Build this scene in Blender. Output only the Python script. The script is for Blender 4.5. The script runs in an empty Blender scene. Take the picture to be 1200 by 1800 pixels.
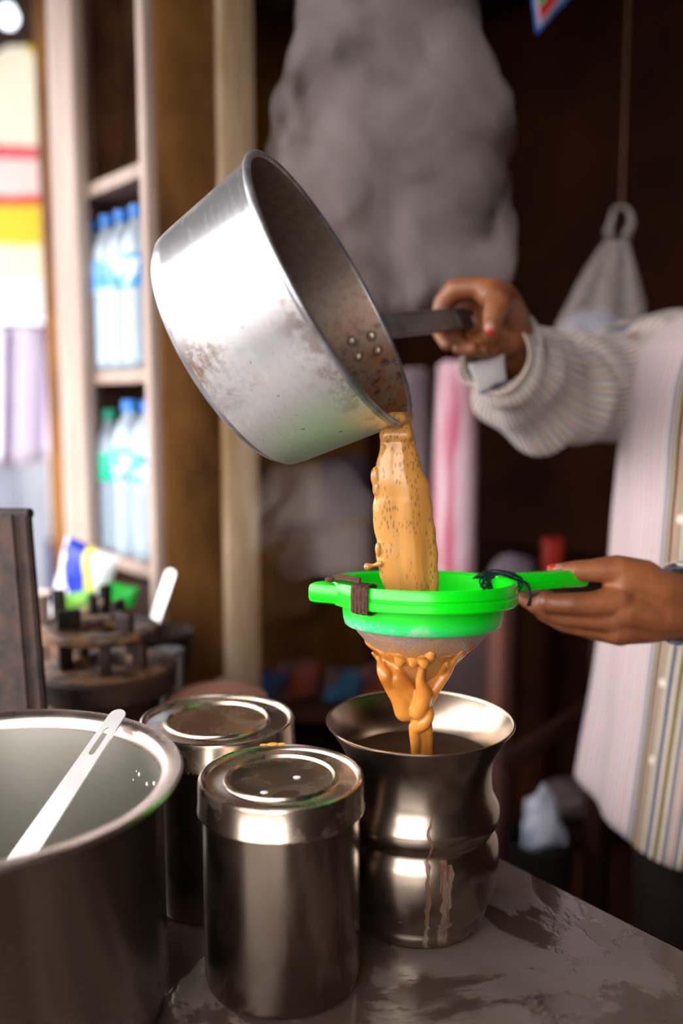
import bpy, bmesh, math, random
import numpy as np
from mathutils import Vector, Matrix, noise

# ------------------------------------------------------------------ camera, sky, exposure
SC = bpy.context.scene
COL = SC.collection
H = 1.34
P7 = math.radians(7)
cam_d = bpy.data.cameras.new('camera')
cam = bpy.data.objects.new('camera', cam_d); COL.objects.link(cam)
cam.location = (0, 0, H); cam.rotation_euler = (math.radians(83), 0, 0)
cam_d.sensor_fit = 'VERTICAL'; cam_d.sensor_height = 36; cam_d.sensor_width = 24; cam_d.lens = 32
cam_d.clip_start = .02; cam_d.clip_end = 200
cam_d.dof.use_dof = True; cam_d.dof.focus_distance = .81; cam_d.dof.aperture_fstop = 1.7
SC.camera = cam
SC.view_settings.view_transform = 'Standard'; SC.view_settings.look = 'None'
SC.view_settings.gamma = 1; SC.view_settings.use_curve_mapping = False
SC.view_settings.exposure = 0.0
W = bpy.data.worlds.new('overcast_sky'); SC.world = W; W.use_nodes = True
bg = W.node_tree.nodes['Background']; bg.inputs[0].default_value = (1.0, .965, .955, 1); bg.inputs[1].default_value = 8.0
SC.cycles.volume_step_rate = 2.0

# ------------------------------------------------------------------ helpers
S_, C_ = math.sin(P7), math.cos(P7)
def at(px, py, Y):                       # world point seen at photo pixel (px,py) at forward distance Y
    u = (px-600)/1600; v = (900-py)/1600
    d = Vector((u, C_+v*S_, -S_+v*C_)); return d*(Y/d.y) + Vector((0, 0, H))
TD = Vector((.631, -.776, 0)); ND = Vector((.776, .631, 0))      # stall axes: along the counter / across it
def st(t, n, z=0): return TD*t + ND*n + Vector((0, 0, z))
ST_ANG = math.atan2(TD.y, TD.x)

def tag(o, label=None, cat=None, group=None, kind=None):
    if label: o['label'] = label
    if cat: o['category'] = cat
    if group: o['group'] = group
    if kind: o['kind'] = kind
    return o
def thing(name, label, cat, loc=(0, 0, 0), group=None):
    o = bpy.data.objects.new(name, None); COL.objects.link(o); o.location = loc; o.empty_display_size = .05
    return tag(o, label, cat, group)
def obj(name, bm, mats, parent=None, smooth=35, world=False):
    """link bm as one mesh object. world=True: coordinates are world ones, made local to the parent"""
    me = bpy.data.meshes.new(name)
    if isinstance(bm, bpy.types.Mesh): me = bm
    else:
        bm.normal_update(); bm.to_mesh(me); bm.free()
    if smooth is not None and len(me.polygons):
        me.shade_smooth(); me.set_sharp_from_angle(angle=math.radians(smooth))
    if not isinstance(mats, (list, tuple)): mats = [mats]
    if len(me.materials) == 0:
        for m in mats: me.materials.append(m)
    o = bpy.data.objects.new(name, me); COL.objects.link(o)
    if parent:
        o.parent = parent
        if world:
            mw = parent_world(parent)
            me.transform(mw.inverted())
    return o
def parent_world(p):
    m = p.matrix_basis.copy()
    while p.parent: p = p.parent; m = p.matrix_basis @ m
    return m
def centre(o):                            # put a lone mesh's origin at its base centre
    me = o.data; cs = [v.co for v in me.vertices]
    c = Vector((sum(v.x for v in cs)/len(cs), sum(v.y for v in cs)/len(cs), min(v.z for v in cs)))
    me.transform(Matrix.Translation(-c)); o.location = c; return o
def copy_tree(o, parent=None):
    c = o.copy(); COL.objects.link(c); c.parent = parent
    for ch in [x for x in bpy.data.objects if x.parent == o]: copy_tree(ch, c)
    return c

def lathe(prof, seg=64, bm=None, M=None, mi=0, close=False):
    bm = bm or bmesh.new(); rings = []
    for r, z in prof:
        if abs(r) < 1e-6: rings.append([bm.verts.new((0, 0, z))])
        else: rings.append([bm.verts.new((r*math.cos(2*math.pi*i/seg), r*math.sin(2*math.pi*i/seg), z)) for i in range(seg)])
    pairs = list(zip(rings[:-1], rings[1:]))
    if close: pairs.append((rings[-1], rings[0]))
    for k, (a, b) in enumerate(pairs):
        m = mi(k) if callable(mi) else mi
        for i in range(seg):
            j = (i+1) % seg
            if len(a) == 1 and len(b) == 1: continue
            if len(a) == 1: f = bm.faces.new((a[0], b[j], b[i]))
            elif len(b) == 1: f = bm.faces.new((a[i], a[j], b[0]))
            else: f = bm.faces.new((a[i], a[j], b[j], b[i]))
            f.material_index = m
    if M is not None:
        vs = [v for r in rings for v in r]; bmesh.ops.transform(bm, matrix=M, verts=vs)
    return bm
def box(bm, size, M=None, bevel=0, mi=0):
    r = bmesh.ops.create_cube(bm, size=1.0); vs = r['verts']
    bmesh.ops.scale(bm, vec=size, verts=vs)
    fs = set(f for v in vs for f in v.link_faces)
    if bevel:
        es = list(set(e for v in vs for e in v.link_edges))
        rr = bmesh.ops.bevel(bm, geom=es, offset=bevel, segments=2, affect='EDGES', profile=.5)
        fs = set(f for f in rr['faces']); vs = set(v for f in fs for v in f.verts)
        fs = set(f for v in vs for f in v.link_faces); vs = list(vs)
    for f in fs: f.material_index = mi
    if M is not None: bmesh.ops.transform(bm, matrix=M, verts=list(vs))
    return bm
def BX(size, M=None, bevel=0): return box(bmesh.new(), size, M, bevel)
def T(*a): return Matrix.Translation(Vector(a if len(a) > 1 else a[0]))
def RZ(a): return Matrix.Rotation(a, 4, 'Z')
def frame(o, x, y):                       # matrix from origin, x axis and rough y axis
    x = Vector(x).normalized(); z = x.cross(Vector(y)).normalized(); y = z.cross(x)
    m = Matrix.Identity(4)
    for i in range(3): m[i][0] = x[i]; m[i][1] = y[i]; m[i][2] = z[i]; m[i][3] = Vector(o)[i]
    return m
def catmull(pts, n):
    pts = [np.array(p, float) for p in pts]; P = [2*pts[0]-pts[1]]+pts+[2*pts[-1]-pts[-2]]; out = []
    for k in range(1, len(P)-2):
        for i in range(n):
            t = i/n; a, b, c, d = P[k-1:k+3]
            out.append(.5*(2*b+(c-a)*t+(2*a-5*b+4*c-d)*t*t+(3*b-a-3*c+d)*t**3))
    out.append(P[-2]); return out
def tube(pts, radii, seg=10, bm=None, sub=0, caps=True, flat=1.0, up=None, disp=None, uv=False):
    bm = bm or bmesh.new()
    if not hasattr(radii, '__len__'): radii = [radii]*len(pts)
    if sub:
        q = catmull([list(p)+[r] for p, r in zip(pts, radii)], sub); pts = [Vector(a[:3]) for a in q]; radii = [a[3] for a in q]
    pts = [Vector(p) for p in pts]; rings = []; ref = Vector(up) if up else None; n = len(pts)
    uvl = bm.loops.layers.uv.verify() if uv else None
    L = 0; Ls = []
    for i, p in enumerate(pts):
        d = (pts[min(i+1, n-1)]-pts[max(i-1, 0)]).normalized()
        if i: L += (p-pts[i-1]).length
        Ls.append(L)
        if ref is None: ref = Vector((0, 0, 1)) if abs(d.z) < .9 else Vector((1, 0, 0))
        a = (ref-d*ref.dot(d)).normalized(); b = d.cross(a); ref = a if not up else Vector(up)
        ring = []
        for k in range(seg):
            th = 2*math.pi*k/seg; rr = radii[i]*(1+(disp(i/(n-1), th, p) if disp else 0))
            ring.append(bm.verts.new(p+a*math.cos(th)*rr+b*math.sin(th)*rr*flat))
        rings.append(ring)
    for i in range(n-1):
        for k in range(seg):
            j = (k+1) % seg
            f = bm.faces.new((rings[i][k], rings[i][j], rings[i+1][j], rings[i+1][k]))
            if uv:
                for lp, (u, v) in zip(f.loops, ((k, i), (k+1, i), (k+1, i+1), (k, i+1))):
                    lp[uvl].uv = (u/seg, Ls[v])
    if caps:
        bm.faces.new(rings[0][::-1]); bm.faces.new(rings[-1])
    return bm
def ball(bm, c, r, sc=(1, 1, 1), rot=None, sub=2):
    rr = bmesh.ops.create_icosphere(bm, subdivisions=sub, radius=r)
    m = T(Vector(c)) @ (rot or Matrix.Identity(4)) @ Matrix.Diagonal((*sc, 1))
    bmesh.ops.transform(bm, matrix=m, verts=rr['verts']); return bm
def capsule(bm, p0, r0, p1, r1, seg=14):
    p0 = Vector(p0); p1 = Vector(p1); d = p1-p0; L = d.length
    pts = []; rad = []
    for a in (-89, -60, -30): pts.append(p0+d.normalized()*r0*math.sin(math.radians(a))); rad.append(r0*math.cos(math.radians(a)))
    for k in range(5): pts.append(p0+d*k/4); rad.append(r0+(r1-r0)*k/4)
    for a in (30, 60, 89): pts.append(p1+d.normalized()*r1*math.sin(math.radians(a))); rad.append(r1*math.cos(math.radians(a)))
    return tube(pts, rad, seg, bm)
def chain(bm, pts, sub=0):                # pts: (x,y,z,r)
    if sub: pts = [tuple(p) for p in catmull([tuple(p) for p in pts], sub)]
    for a, b in zip(pts[:-1], pts[1:]): capsule(bm, a[:3], a[3], b[:3], b[3])
    return bm
def fuse(bm, voxel, smooth=4):            # voxel-union of overlapping closed pieces into one skin
    me = bpy.data.meshes.new('tmp'); bm.to_mesh(me); bm.free()
    o = bpy.data.objects.new('tmp', me); COL.objects.link(o)
    m = o.modifiers.new('r', 'REMESH'); m.mode = 'VOXEL'; m.voxel_size = voxel; m.use_smooth_shade = True
    if smooth:
        s = o.modifiers.new('s', 'SMOOTH'); s.factor = .5; s.iterations = smooth
    dg = bpy.context.evaluated_depsgraph_get(); dg.update()
    out = bpy.data.meshes.new_from_object(o.evaluated_get(dg))
    bpy.data.objects.remove(o); bpy.data.meshes.remove(me); return out

# ------------------------------------------------------------------ materials
class NT:
    def __init__(s, name):
        s.m = bpy.data.materials.new(name); s.m.use_nodes = True; s.t = s.m.node_tree
        s.p = s.t.nodes['Principled BSDF']; s.out = s.t.nodes['Material Output']
    def n(s, typ, **kw):
        nd = s.t.nodes.new(typ)
        for k, v in kw.items(): setattr(nd, k, v)
        return nd
    def link(s, a, b): s.t.links.new(a, b)
    def coord(s, scale=(1, 1, 1), kind='Object'):
        tc = s.n('ShaderNodeTexCoord'); mp = s.n('ShaderNodeMapping'); mp.inputs['Scale'].default_value = scale
        s.link(tc.outputs[kind], mp.inputs[0]); return mp.outputs[0]
    def noise(s, vec, scale, detail=4, rough=.6, dist=0):
        n = s.n('ShaderNodeTexNoise'); n.inputs['Scale'].default_value = scale; n.inputs['Detail'].default_value = detail
        n.inputs['Roughness'].default_value = rough; n.inputs['Distortion'].default_value = dist; s.link(vec, n.inputs[0]); return n.outputs[0]
    def ramp(s, fac, stops, interp='LINEAR'):
        r = s.n('ShaderNodeValToRGB'); r.color_ramp.interpolation = interp; e = r.color_ramp.elements
        while len(e) < len(stops): e.new(.5)
        for k, (p, c) in enumerate(stops):
            e[k].position = p; e[k].color = (c, c, c, 1) if not hasattr(c, '__len__') else (*c, 1)
        s.link(fac, r.inputs[0]); return r.outputs[0]
    def mix(s, fac, a, b):
        m = s.n('ShaderNodeMix', data_type='RGBA')
        for i, v in ((0, fac), (6, a), (7, b)):
            if hasattr(v, 'is_output'): s.link(v, m.inputs[i])
            else: m.inputs[i].default_value = v if i == 0 else (*v, 1)
        return m.outputs[2]
    def math(s, op, a, b=None, clamp=False):
        m = s.n('ShaderNodeMath', operation=op); m.use_clamp = clamp
        for i, v in ((0, a), (1, b)):
            if v is None: continue
            if hasattr(v, 'is_output'): s.link(v, m.inputs[i])
            else: m.inputs[i].default_value = v
        return m.outputs[0]
    def near(s, vec, c, r0, r1, sc=(1, 1, 1)):   # 1 inside r0 of point c, 0 past r1
        m = s.n('ShaderNodeVectorMath', operation='SUBTRACT'); s.link(vec, m.inputs[0]); m.inputs[1].default_value = c
        m3 = s.n('ShaderNodeVectorMath', operation='MULTIPLY'); s.link(m.outputs[0], m3.inputs[0]); m3.inputs[1].default_value = sc
        m2 = s.n('ShaderNodeVectorMath', operation='LENGTH'); s.link(m3.outputs[0], m2.inputs[0])
        mr = s.n('ShaderNodeMapRange'); s.link(m2.outputs['Value'], mr.inputs[0])
        mr.inputs[1].default_value = r0; mr.inputs[2].default_value = r1; mr.inputs[3].default_value = 1; mr.inputs[4].default_value = 0
        return mr.outputs[0]
    def set(s, k, v):
        i = s.p.inputs[k]
        if hasattr(v, 'is_output'): s.link(v, i)
        elif hasattr(v, '__len__'): i.default_value = (*v, 1) if len(i.default_value) == 4 and len(v) == 3 else v
        else: i.default_value = v
    def bump(s, h, strength=.3, dist=.002):
        b = s.n('ShaderNodeBump'); b.inputs['Strength'].default_value = strength; b.inputs['Distance'].default_value = dist
        s.link(h, b.inputs['Height']); s.link(b.outputs[0], s.p.inputs['Normal'])
def mat(name, c1, c2=None, scale=12, rough=.6, metal=0, lo=.35, hi=.65, bump=0, bscale=None, stretch=(1, 1, 1), rough2=None, **kw):
    t = NT(name); v = t.coord(stretch); n = t.noise(v, scale)
    f = t.ramp(n, ((lo, 0.), (hi, 1.)))
    t.set('Base Color', t.mix(f, c1, c2 if c2 else tuple(x*.75 for x in c1)))
    t.set('Metallic', metal)
    if not metal and max(c1) < .25 and rough > .45: t.set('Specular IOR Level', .12)
    if rough2 is not None: t.set('Roughness', t.ramp(f, ((0, rough), (1, rough2))))
    else: t.set('Roughness', rough)
    if bump: t.bump(t.noise(v, bscale or scale*6), bump)
    for k, x in kw.items(): t.set(k.replace('_', ' '), x)
    return t.m
def clear(name, col, rough=.15, alpha=.45):
    m = mat(name, col, tuple(x*.95 for x in col), rough=rough); p = m.node_tree.nodes['Principled BSDF']
    p.inputs['Alpha'].default_value = alpha; p.inputs['Specular IOR Level'].default_value = .8; return m

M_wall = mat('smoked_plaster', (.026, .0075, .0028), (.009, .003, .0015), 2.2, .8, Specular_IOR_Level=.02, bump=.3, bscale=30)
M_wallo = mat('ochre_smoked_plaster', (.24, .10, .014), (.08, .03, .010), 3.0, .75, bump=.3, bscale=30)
M_roof = mat('sooty_roof_planks', (.10, .05, .028), (.04, .02, .012), 3, .8, stretch=(1, 6, 1))
M_ground = mat('street_concrete', (.060, .046, .038), (.035, .028, .024), 1.5, .9, bump=.3, bscale=20)
M_inground = mat('dirty_stall_floor', (.05, .035, .028), (.02, .015, .012), 4, .8)
M_dark = mat('dark_old_wood', (.035, .013, .008), (.014, .006, .004), 9, .6, Specular_IOR_Level=.06, stretch=(1, 1, .2), bump=.2)
M_post = mat('pale_worn_wood', (.46, .36, .31), (.30, .20, .155), 7, .6, stretch=(2, 2, .3), bump=.3)
M_post2 = mat('yellowed_worn_wood', (.56, .42, .28), (.30, .18, .08), 6, .6, stretch=(3, 3, .5), bump=.3)
M_panel = mat('brown_plywood', (.21, .095, .026), (.075, .032, .010), 7, .55, stretch=(1, 1, .6), bump=.2)
M_cabin = mat('cabinet_inside_wood', (.17, .075, .038), (.05, .022, .014), 6, .6)
M_rust = mat('rusty_black_iron', (.045, .019, .011), (.014, .008, .007), 26, .65, metal=.4, lo=.4, hi=.6, bump=.5, bscale=120)
M_rustc = mat('crusted_iron_top', (.20, .095, .038), (.022, .011, .008), 34, .55, metal=.3, lo=.42, hi=.58, bump=.9, bscale=90)
M_black = mat('black_soot', (.012, .009, .008), None, 9, .5)

# ------------------------------------------------------------------ the setting
def struct(name, bm, m, **kw): return tag(obj(name, bm, m, None, **kw), kind='structure')
def slab(name, t0, t1, n0, n1, z0, z1, m, bevel=0, parent=None, structural=True):
    M = T(st((t0+t1)/2, (n0+n1)/2, (z0+z1)/2)) @ RZ(ST_ANG)
    o = obj(name, BX((t1-t0, n1-n0, z1-z0), None, bevel), m, parent)
    o.matrix_world = M if parent is None else M
    if parent: o.matrix_basis = parent_world(parent).inverted() @ M
    if structural and not parent: o['kind'] = 'structure'
    return o
slab('floor', -40, 40, -40, 40, -.1, 0, M_ground)
slab('floor_stall', -2.6, 1.3, -.35, 1.8, 0, .02, M_inground)
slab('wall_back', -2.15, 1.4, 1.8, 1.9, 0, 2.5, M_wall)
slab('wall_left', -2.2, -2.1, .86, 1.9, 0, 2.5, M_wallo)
slab('wall_right_unseen', 1.3, 1.4, -.7, 1.8, 0, 2.5, M_wall)  # side wall out of view, put here to close off frontal light
roof = slab('ceiling', -2.55, 1.5, -.50, 2.1, 2.36, 2.42, M_roof)
awn = tag(slab('awning', -5.2, -2.58, .15, 3.2, 2.50, 2.55, M_roof, structural=False), 'dark wooden awning over the street beyond the shelf unit', 'awning')
for k in range(14):                        # roof planks, proud of the deck
    b = obj('plank', BX((.26, 2.8, .016), None, .003), M_roof, roof); b.location = (-1.86+k*.286, 0, -.036)
for k in range(4):
    b = obj('beam', BX((4.0, .05, .07), None, .004), M_dark, roof); b.location = (0, -.9+k*.6, -.08)

slab('wall_front_blocker', -2.0, 1.3, -.56, -.52, 0, .90, M_dark)  # unseen low parapet, added to block ground and low sky from the metal

# counter
counter = thing('counter', 'long grey stained worktop carrying the pots and tins', 'counter', st(-.55, .28, 0))
def on_counter(name, size, t, n, z, m, bevel=.004):
    o = obj(name, BX(size, None, bevel), m, counter); o.matrix_basis = parent_world(counter).inverted() @ T(st(t, n, z)) @ RZ(ST_ANG); return o
tt = NT('wet_grey_stone'); v = tt.coord()
n1 = tt.noise(v, 7, 5, .6, .6); n2 = tt.noise(v, 24, 5, .7); n3 = tt.noise(v, 3.1, 3, .5, .8)
wet = tt.ramp(n1, ((.46, 0.), (.50, 1.)))
spots = tt.ramp(n2, ((.60, 0.), (.66, 1.)))
base = tt.mix(tt.ramp(n3, ((.35, 0.), (.65, 1.))), (.150, .115, .100), (.085, .062, .052))
base = tt.mix(tt.math('MULTIPLY', wet, .82), base, (.040, .021, .015))
base = tt.mix(tt.math('MULTIPLY', spots, .7), base, (.10, .045, .015))
tt.set('Base Color', base); tt.set('Roughness', tt.ramp(wet, ((0, .42), (1, .13)))); tt.bump(tt.math('ADD', n2, tt.math('MULTIPLY', wet, -1.2)), .25, .0015)
M_counter = tt.m
on_counter('worktop', (2.0, .90, .04), -.55, .27, .831, M_counter, .006)
for k in range(6):
    on_counter('front_board', (.325, .02, .74), -1.38+k*.332, -.14, .40, M_dark)
    on_counter('rear_board', (.325, .02, .74), -1.38+k*.332, .66, .40, M_dark)
for t in (-1.48, .38):
    for n in (-.1, .62): on_counter('leg', (.06, .06, .79), t, n, .416, M_dark)

# ------------------------------------------------------------------ metals
def steel(name, col=(.62, .57, .52), rough=.24, streak=300, dirt=None, dirt_amt=0, dirt_scale=30, vert=False):
    t = NT(name); v = t.coord((1, 1, streak/20) if not vert else (streak/20, streak/20, 1))
    n = t.noise(v, 20, 3, .7); d = t.noise(t.coord(), dirt_scale, 5, .65, .3)
    c = t.mix(t.ramp(n, ((.3, 0.), (.7, 1.))), col, tuple(x*.92 for x in col))
    f = t.ramp(d, ((.48, 0.), (.75, 1.))) 
    if dirt: c = t.mix(t.math('MULTIPLY', f, dirt_amt), c, dirt)
    t.set('Base Color', c); t.set('Metallic', t.math('SUBTRACT', 1, t.math('MULTIPLY', f, dirt_amt*.2)))
    t.set('Roughness', t.math('ADD', t.ramp(n, ((.3, rough), (.7, rough+.03))), t.math('MULTIPLY', f, .2*dirt_amt)))
    t.bump(n, .03, .0004); return t
M_steel = steel('brushed_steel', (.27, .21, .165), .21, dirt=(.16, .09, .05), dirt_amt=.2, dirt_scale=14).m
M_steel_pot = steel('dull_steel', (.27, .225, .19), .24, dirt=(.22, .13, .09), dirt_amt=.2, dirt_scale=10).m
M_lid = steel('tea_stained_steel_lid', (.55, .45, .36), .22, 40, dirt=(.17, .085, .022), dirt_amt=.75, dirt_scale=30).m
M_bright = steel('bright_steel', (.55, .56, .58), .3, 100).m

# big pot
def rolled(profile_out, rim, thick, inner_floor, wallr):  # convenience not used for all
    return None
pot_c = Vector((-.2805, .6758, .8515)); R = .1556; hp = .1985
pot = thing('cooking_pot', 'large wide-rimmed open steel pot at the lower left corner', 'pot', pot_c)
pr = [(0, .0), (R-.030, 0), (R-.020, .006), (R-.016, .02), (R-.016, hp-.012), (R-.010, hp-.006), (R-.002, hp-.004), (R, hp-.001), (R-.002, hp+.001),
      (R-.012, hp), (R-.017, hp-.004), (R-.0185, hp-.012), (R-.0185, .02), (R-.024, .008), (0, .006)]
obj('pot_body', lathe(pr, 128, mi=lambda k: 0 if k < 5 else (1 if k < 11 else 2)), [M_steel_pot, steel('pot_rim_steel', (.62, .52, .46), .26, dirt=(.3, .2, .14), dirt_amt=.3).m, steel('pot_inside_steel', (.44, .42, .37), .36, dirt=(.25, .2, .14), dirt_amt=.2, dirt_scale=10).m], pot, 50)
bm = bmesh.new(); rng = random.Random(4)
for k in range(22):                        # milk splashes inside the back right wall
    a = rng.gauss(.55, .16); z = rng.uniform(.10, .17); q = Vector(((R-.0185)*math.cos(a), (R-.0185)*math.sin(a), z))
    ball(bm, q, rng.uniform(.0006, .0016), (1, 1, 1.5), None, 1)
obj('milk_splash', bm, mat('milk', (.8, .8, .78), rough=.3), pot)
tag(bpy.data.objects['milk_splash'], kind='stuff')
milk = lathe([(0, .0085), (R-.030, .0085), (R-.0255, .0095)], 64); 
o = obj('milk_residue', milk, mat('thin_milk_residue', (.42, .44, .38), (.30, .32, .27), 20, .3), None); o.location = pot_c
tag(o, 'thin greyish milk residue on the bottom inside the large pot', 'milk')

# ladle with slotted flat handle, leaning in the pot
A = at(214, 1244, .797); B = at(42, 1500, .68)
A = Vector((A.x, A.y, A.z)); dirv = (A-B)
ladle = thing('ladle', 'long flat steel ladle handle with a slot, leaning in the large pot', 'ladle', B)
def flat_bar(A, B, w0, w1, th, slot=True, n=10):
    x = (A-B).normalized(); L = (A-B).length; fm = frame(B, x, Vector((1, -.35, .1)))
    bm = bmesh.new(); out = []
    s0, s1 = L-.050, L-.026
    def w(s): return (w0+(w1-w0)*s/L)/2
    outl = [(0, -w(0))]+[(L*k/8, -w(L*k/8)) for k in range(1, 9)]
    outl = [(s, -w(s)) for s in np.linspace(0, L-w(L), 8)]
    for k in range(1, 8): a = -math.pi/2+math.pi*k/8; outl.append((L-w(L)+w(L)*math.cos(a)*.8, w(L)*math.sin(a)))
    outl += [(s, w(s)) for s in np.linspace(L-w(L), 0, 8)]
    vs = [bm.verts.new((s, y, 0)) for s, y in outl]; es = [bm.edges.new((vs[i], vs[(i+1) % len(vs)])) for i in range(len(vs))]
    if slot:
        hw = w(s0)*.32; sl = []
        for k in range(6): a = math.pi/2+math.pi*k/5; sl.append((s0+hw*math.cos(a), hw*math.sin(a)))
        for k in range(6): a = -math.pi/2+math.pi*k/5; sl.append((s1+hw*math.cos(a), hw*math.sin(a)))
        v2 = [bm.verts.new((s, y, 0)) for s, y in sl]; es += [bm.edges.new((v2[i], v2[(i+1) % len(v2)])) for i in range(len(v2))]
    bmesh.ops.triangle_fill(bm, use_beauty=True, edges=es)
    r = bmesh.ops.extrude_face_region(bm, geom=list(bm.faces)); bmesh.ops.translate(bm, vec=(0, 0, th), verts=[g for g in r['geom'] if isinstance(g, bmesh.types.BMVert)])
    bmesh.ops.recalc_face_normals(bm, faces=list(bm.faces)); bm.transform(fm); return bm
B2 = B-dirv.normalized()*.125
obj('handle', flat_bar(A, B2, .030, .0170, .0016), mat('satin_steel_handle', (.62, .62, .66), (.50, .48, .47), 14, .35, metal=.55), ladle, 30, world=True)
bm = lathe([(0, -.022), (.014, -.020), (.026, -.011), (.031, 0), (.030, 0), (.025, -.010), (.013, -.0185), (0, -.0205)], 32)
bm.transform(T(B2+Vector((-.012, -.004, -.008))))
obj('bowl', bm, M_bright, ladle, world=True)

# canisters
def canister(r, h, loc, label, lidm, ang=0):
    t = thing('steel_canister', label, 'canister', loc, 'lidded steel canisters on the counter'); t.rotation_euler.z = ang
    b = r-.0035
    obj('body', lathe([(0, 0), (b-.006, 0), (b-.001, .003), (b, .008), (b, h-.03), (b, h-.012), (b-.002, h-.012), (b-.002, .006), (0, .004)], 96), M_steel, t, 40)
    zt = h; pr = [(r-.0005, h-.028), (r+.0006, h-.027), (r+.0006, h-.0255), (r-.0002, h-.0245), (r-.0002, zt-.003), (r-.001, zt-.0008), (r-.003, zt), (r-.0052, zt-.001), (r-.007, zt-.004),
          (r*.70, zt-.0045), (r*.675, zt-.0035), (r*.66, zt-.001), (r*.645, zt-.001), (r*.625, zt-.0036), (r*.60, zt-.0042), (r*.3, zt-.0050), (0, zt-.0055), ]
    pin = [(0, zt-.0070), (r-.008, zt-.0065), (r-.002, zt-.008), (r-.0014, h-.028), (r-.0005, h-.028)]
    obj('lid', lathe(pr+pin, 96), lidm, t, 40)
    return t
zc = .851
canF = canister(.0696, .1785, (-.0505, .730, zc), 'nearest lidded steel canister, front centre, with a spot of spilled tea on its rim', M_lid, .3)
canB = canister(.0763, .1785, (-.1225, .868, zc), 'lidded steel canister farther back, between the large pot and the brass-toned jug', M_lid, 2.1)
canB['label'] = 'lidded steel canister standing behind the nearest one, its lid half hidden by the large pot'
bm = bmesh.new()
for dx, dy, r in ((-.012, .066, .0045), (-.004, .067, .003), (-.020, .0645, .003)): ball(bm, (dx, dy, .1785), r, (1.3, .8, .25), RZ(.2), 2)
o = obj('tea_spill', bm, mat('spilled_tea', (.75, .36, .05), rough=.3), None); o.location = canF.location
tag(o, 'small orange tea spill on the back rim of the nearest canister lid', 'tea')
for k, (dx, dy) in enumerate(((.013, .004), (-.012, -.026))):
    bm = bmesh.new(); ball(bm, (0, 0, 0), .0028, (1.2, 1, .25), None, 2)
    o = obj('milk_drop', bm, bpy.data.materials['milk'], None); o.location = canF.location+Vector((dx, dy, .1738))
    tag(o, ('white milk drop right of centre on the nearest lid', 'white milk drop near the front of the nearest lid')[k], 'milk')

# steel jug under the strainer
jc = Vector((.0733, .82, zc))
jug = thing('steel_jug', 'waisted steel jug with a flared rim, under the green strainer', 'jug', jc)
jp = [(0, .0), (.054, 0), (.060, .002), (.063, .008), (.0645, .014), (.0635, .0165), (.065, .019), (.071, .032), (.0745, .05), (.0755, .066), (.0745, .079), (.0715, .086), (.0685, .0905),
      (.0695, .095), (.0735, .100), (.0755, .107), (.0745, .114), (.0710, .121), (.0685, .127), (.0672, .138), (.0675, .150), (.0695, .162), (.0745, .173), (.0815, .184), (.0865, .1905), (.0878, .1922), (.0876, .1936), (.0862, .1938)]
ji = [(r-.0016, z+.0004) for r, z in jp[::-1][2:-1]]+[(0, .003)]
tt = steel('jug_steel', (.38, .305, .24), .24, 60, dirt=(.20, .12, .05), dirt_amt=.15, dirt_scale=8)
# tea runs down the outside
v = tt.coord((1, 1, .12)); cc = tt.coord()
sx = tt.n('ShaderNodeSeparateXYZ'); tt.link(cc, sx.inputs[0])
run = None
wob = tt.math('MULTIPLY', tt.math('SUBTRACT', tt.noise(cc, 40, 2), .5), .016)
xx = tt.math('ADD', sx.outputs[0], wob)
for x0, w, zt in ((.001, .0014, .090), (.017, .0028, .090), (.0215, .0013, .086), (.003, .0010, .15)):
    d = tt.math('ABSOLUTE', tt.math('SUBTRACT', xx, x0)); f = tt.math('LESS_THAN', d, w)
    f = tt.math('MULTIPLY', f, tt.math('LESS_THAN', sx.outputs[2], zt)); f = tt.math('MULTIPLY', f, tt.math('LESS_THAN', sx.outputs[1], 0))
    run = f if run is None else tt.math('MAXIMUM', run, f)
run = tt.math('MULTIPLY', run, tt.ramp(tt.noise(v, 90, 3), ((.38, .25), (.55, .9))))
old = tt.p.inputs['Base Color'].links[0].from_socket
tt.set('Base Color', tt.mix(run, old, (.075, .020, .002)))
oldm = tt.p.inputs['Metallic'].links[0].from_socket
tt.set('Metallic', tt.math('SUBTRACT', oldm, tt.math('MULTIPLY', run, .75)))
M_jug = tt.m
M_jugin = steel('jug_inside_steel', (.55, .50, .46), .3, 60, dirt=(.16, .07, .02), dirt_amt=.7, dirt_scale=30).m
obj('jug_body', lathe(jp+ji, 128, mi=lambda k: 0 if k < len(jp)+5 else 1), [M_jug, mat('tea_crusted_steel', (.09, .04, .018), (.035, .016, .010), 45, .5, metal=.3, bump=.5)], jug, 60)
o = obj('tea_in_jug', lathe([(0, .158), (.0660, .158)], 64), mat('dark_brewed_tea', (.045, .018, .007), (.02, .008, .004), 30, .6), None); o.location = jc
tag(o, 'dark strained tea with foam specks filling the steel jug', 'tea')

# ------------------------------------------------------------------ aluminium pan
ax = Vector((.845, -.255, .465)).normalized(); low = (Vector((0, 0, -1))+ax*ax.z).normalized(); e2 = ax.cross(low).normalized()
PC = at(587, 512, .842)
pan = thing('aluminium_pan', 'big dented aluminium saucepan tilted to pour, held up by its handle', 'pan', PC)
Mp = Matrix.Identity(4)                       # local x = low, y = e2 (towards the handle), z = axis out of the mouth
for i in range(3): Mp[i][0] = low[i]; Mp[i][1] = e2[i]; Mp[i][2] = ax[i]; Mp[i][3] = PC[i]
pan.matrix_basis = Mp
RP, RB, HP = .1350, .1205, .118
tt = NT('scuffed_aluminium'); oc = tt.coord()
n = tt.noise(tt.coord((1, 1, 14)), 18, 4, .7); nb = tt.noise(oc, 16, 6, .75, .5); nf = tt.noise(oc, 70, 4, .7)
c = tt.mix(tt.ramp(n, ((.3, 0.), (.7, 1.))), (.88, .88, .91), (.82, .83, .87))
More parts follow.
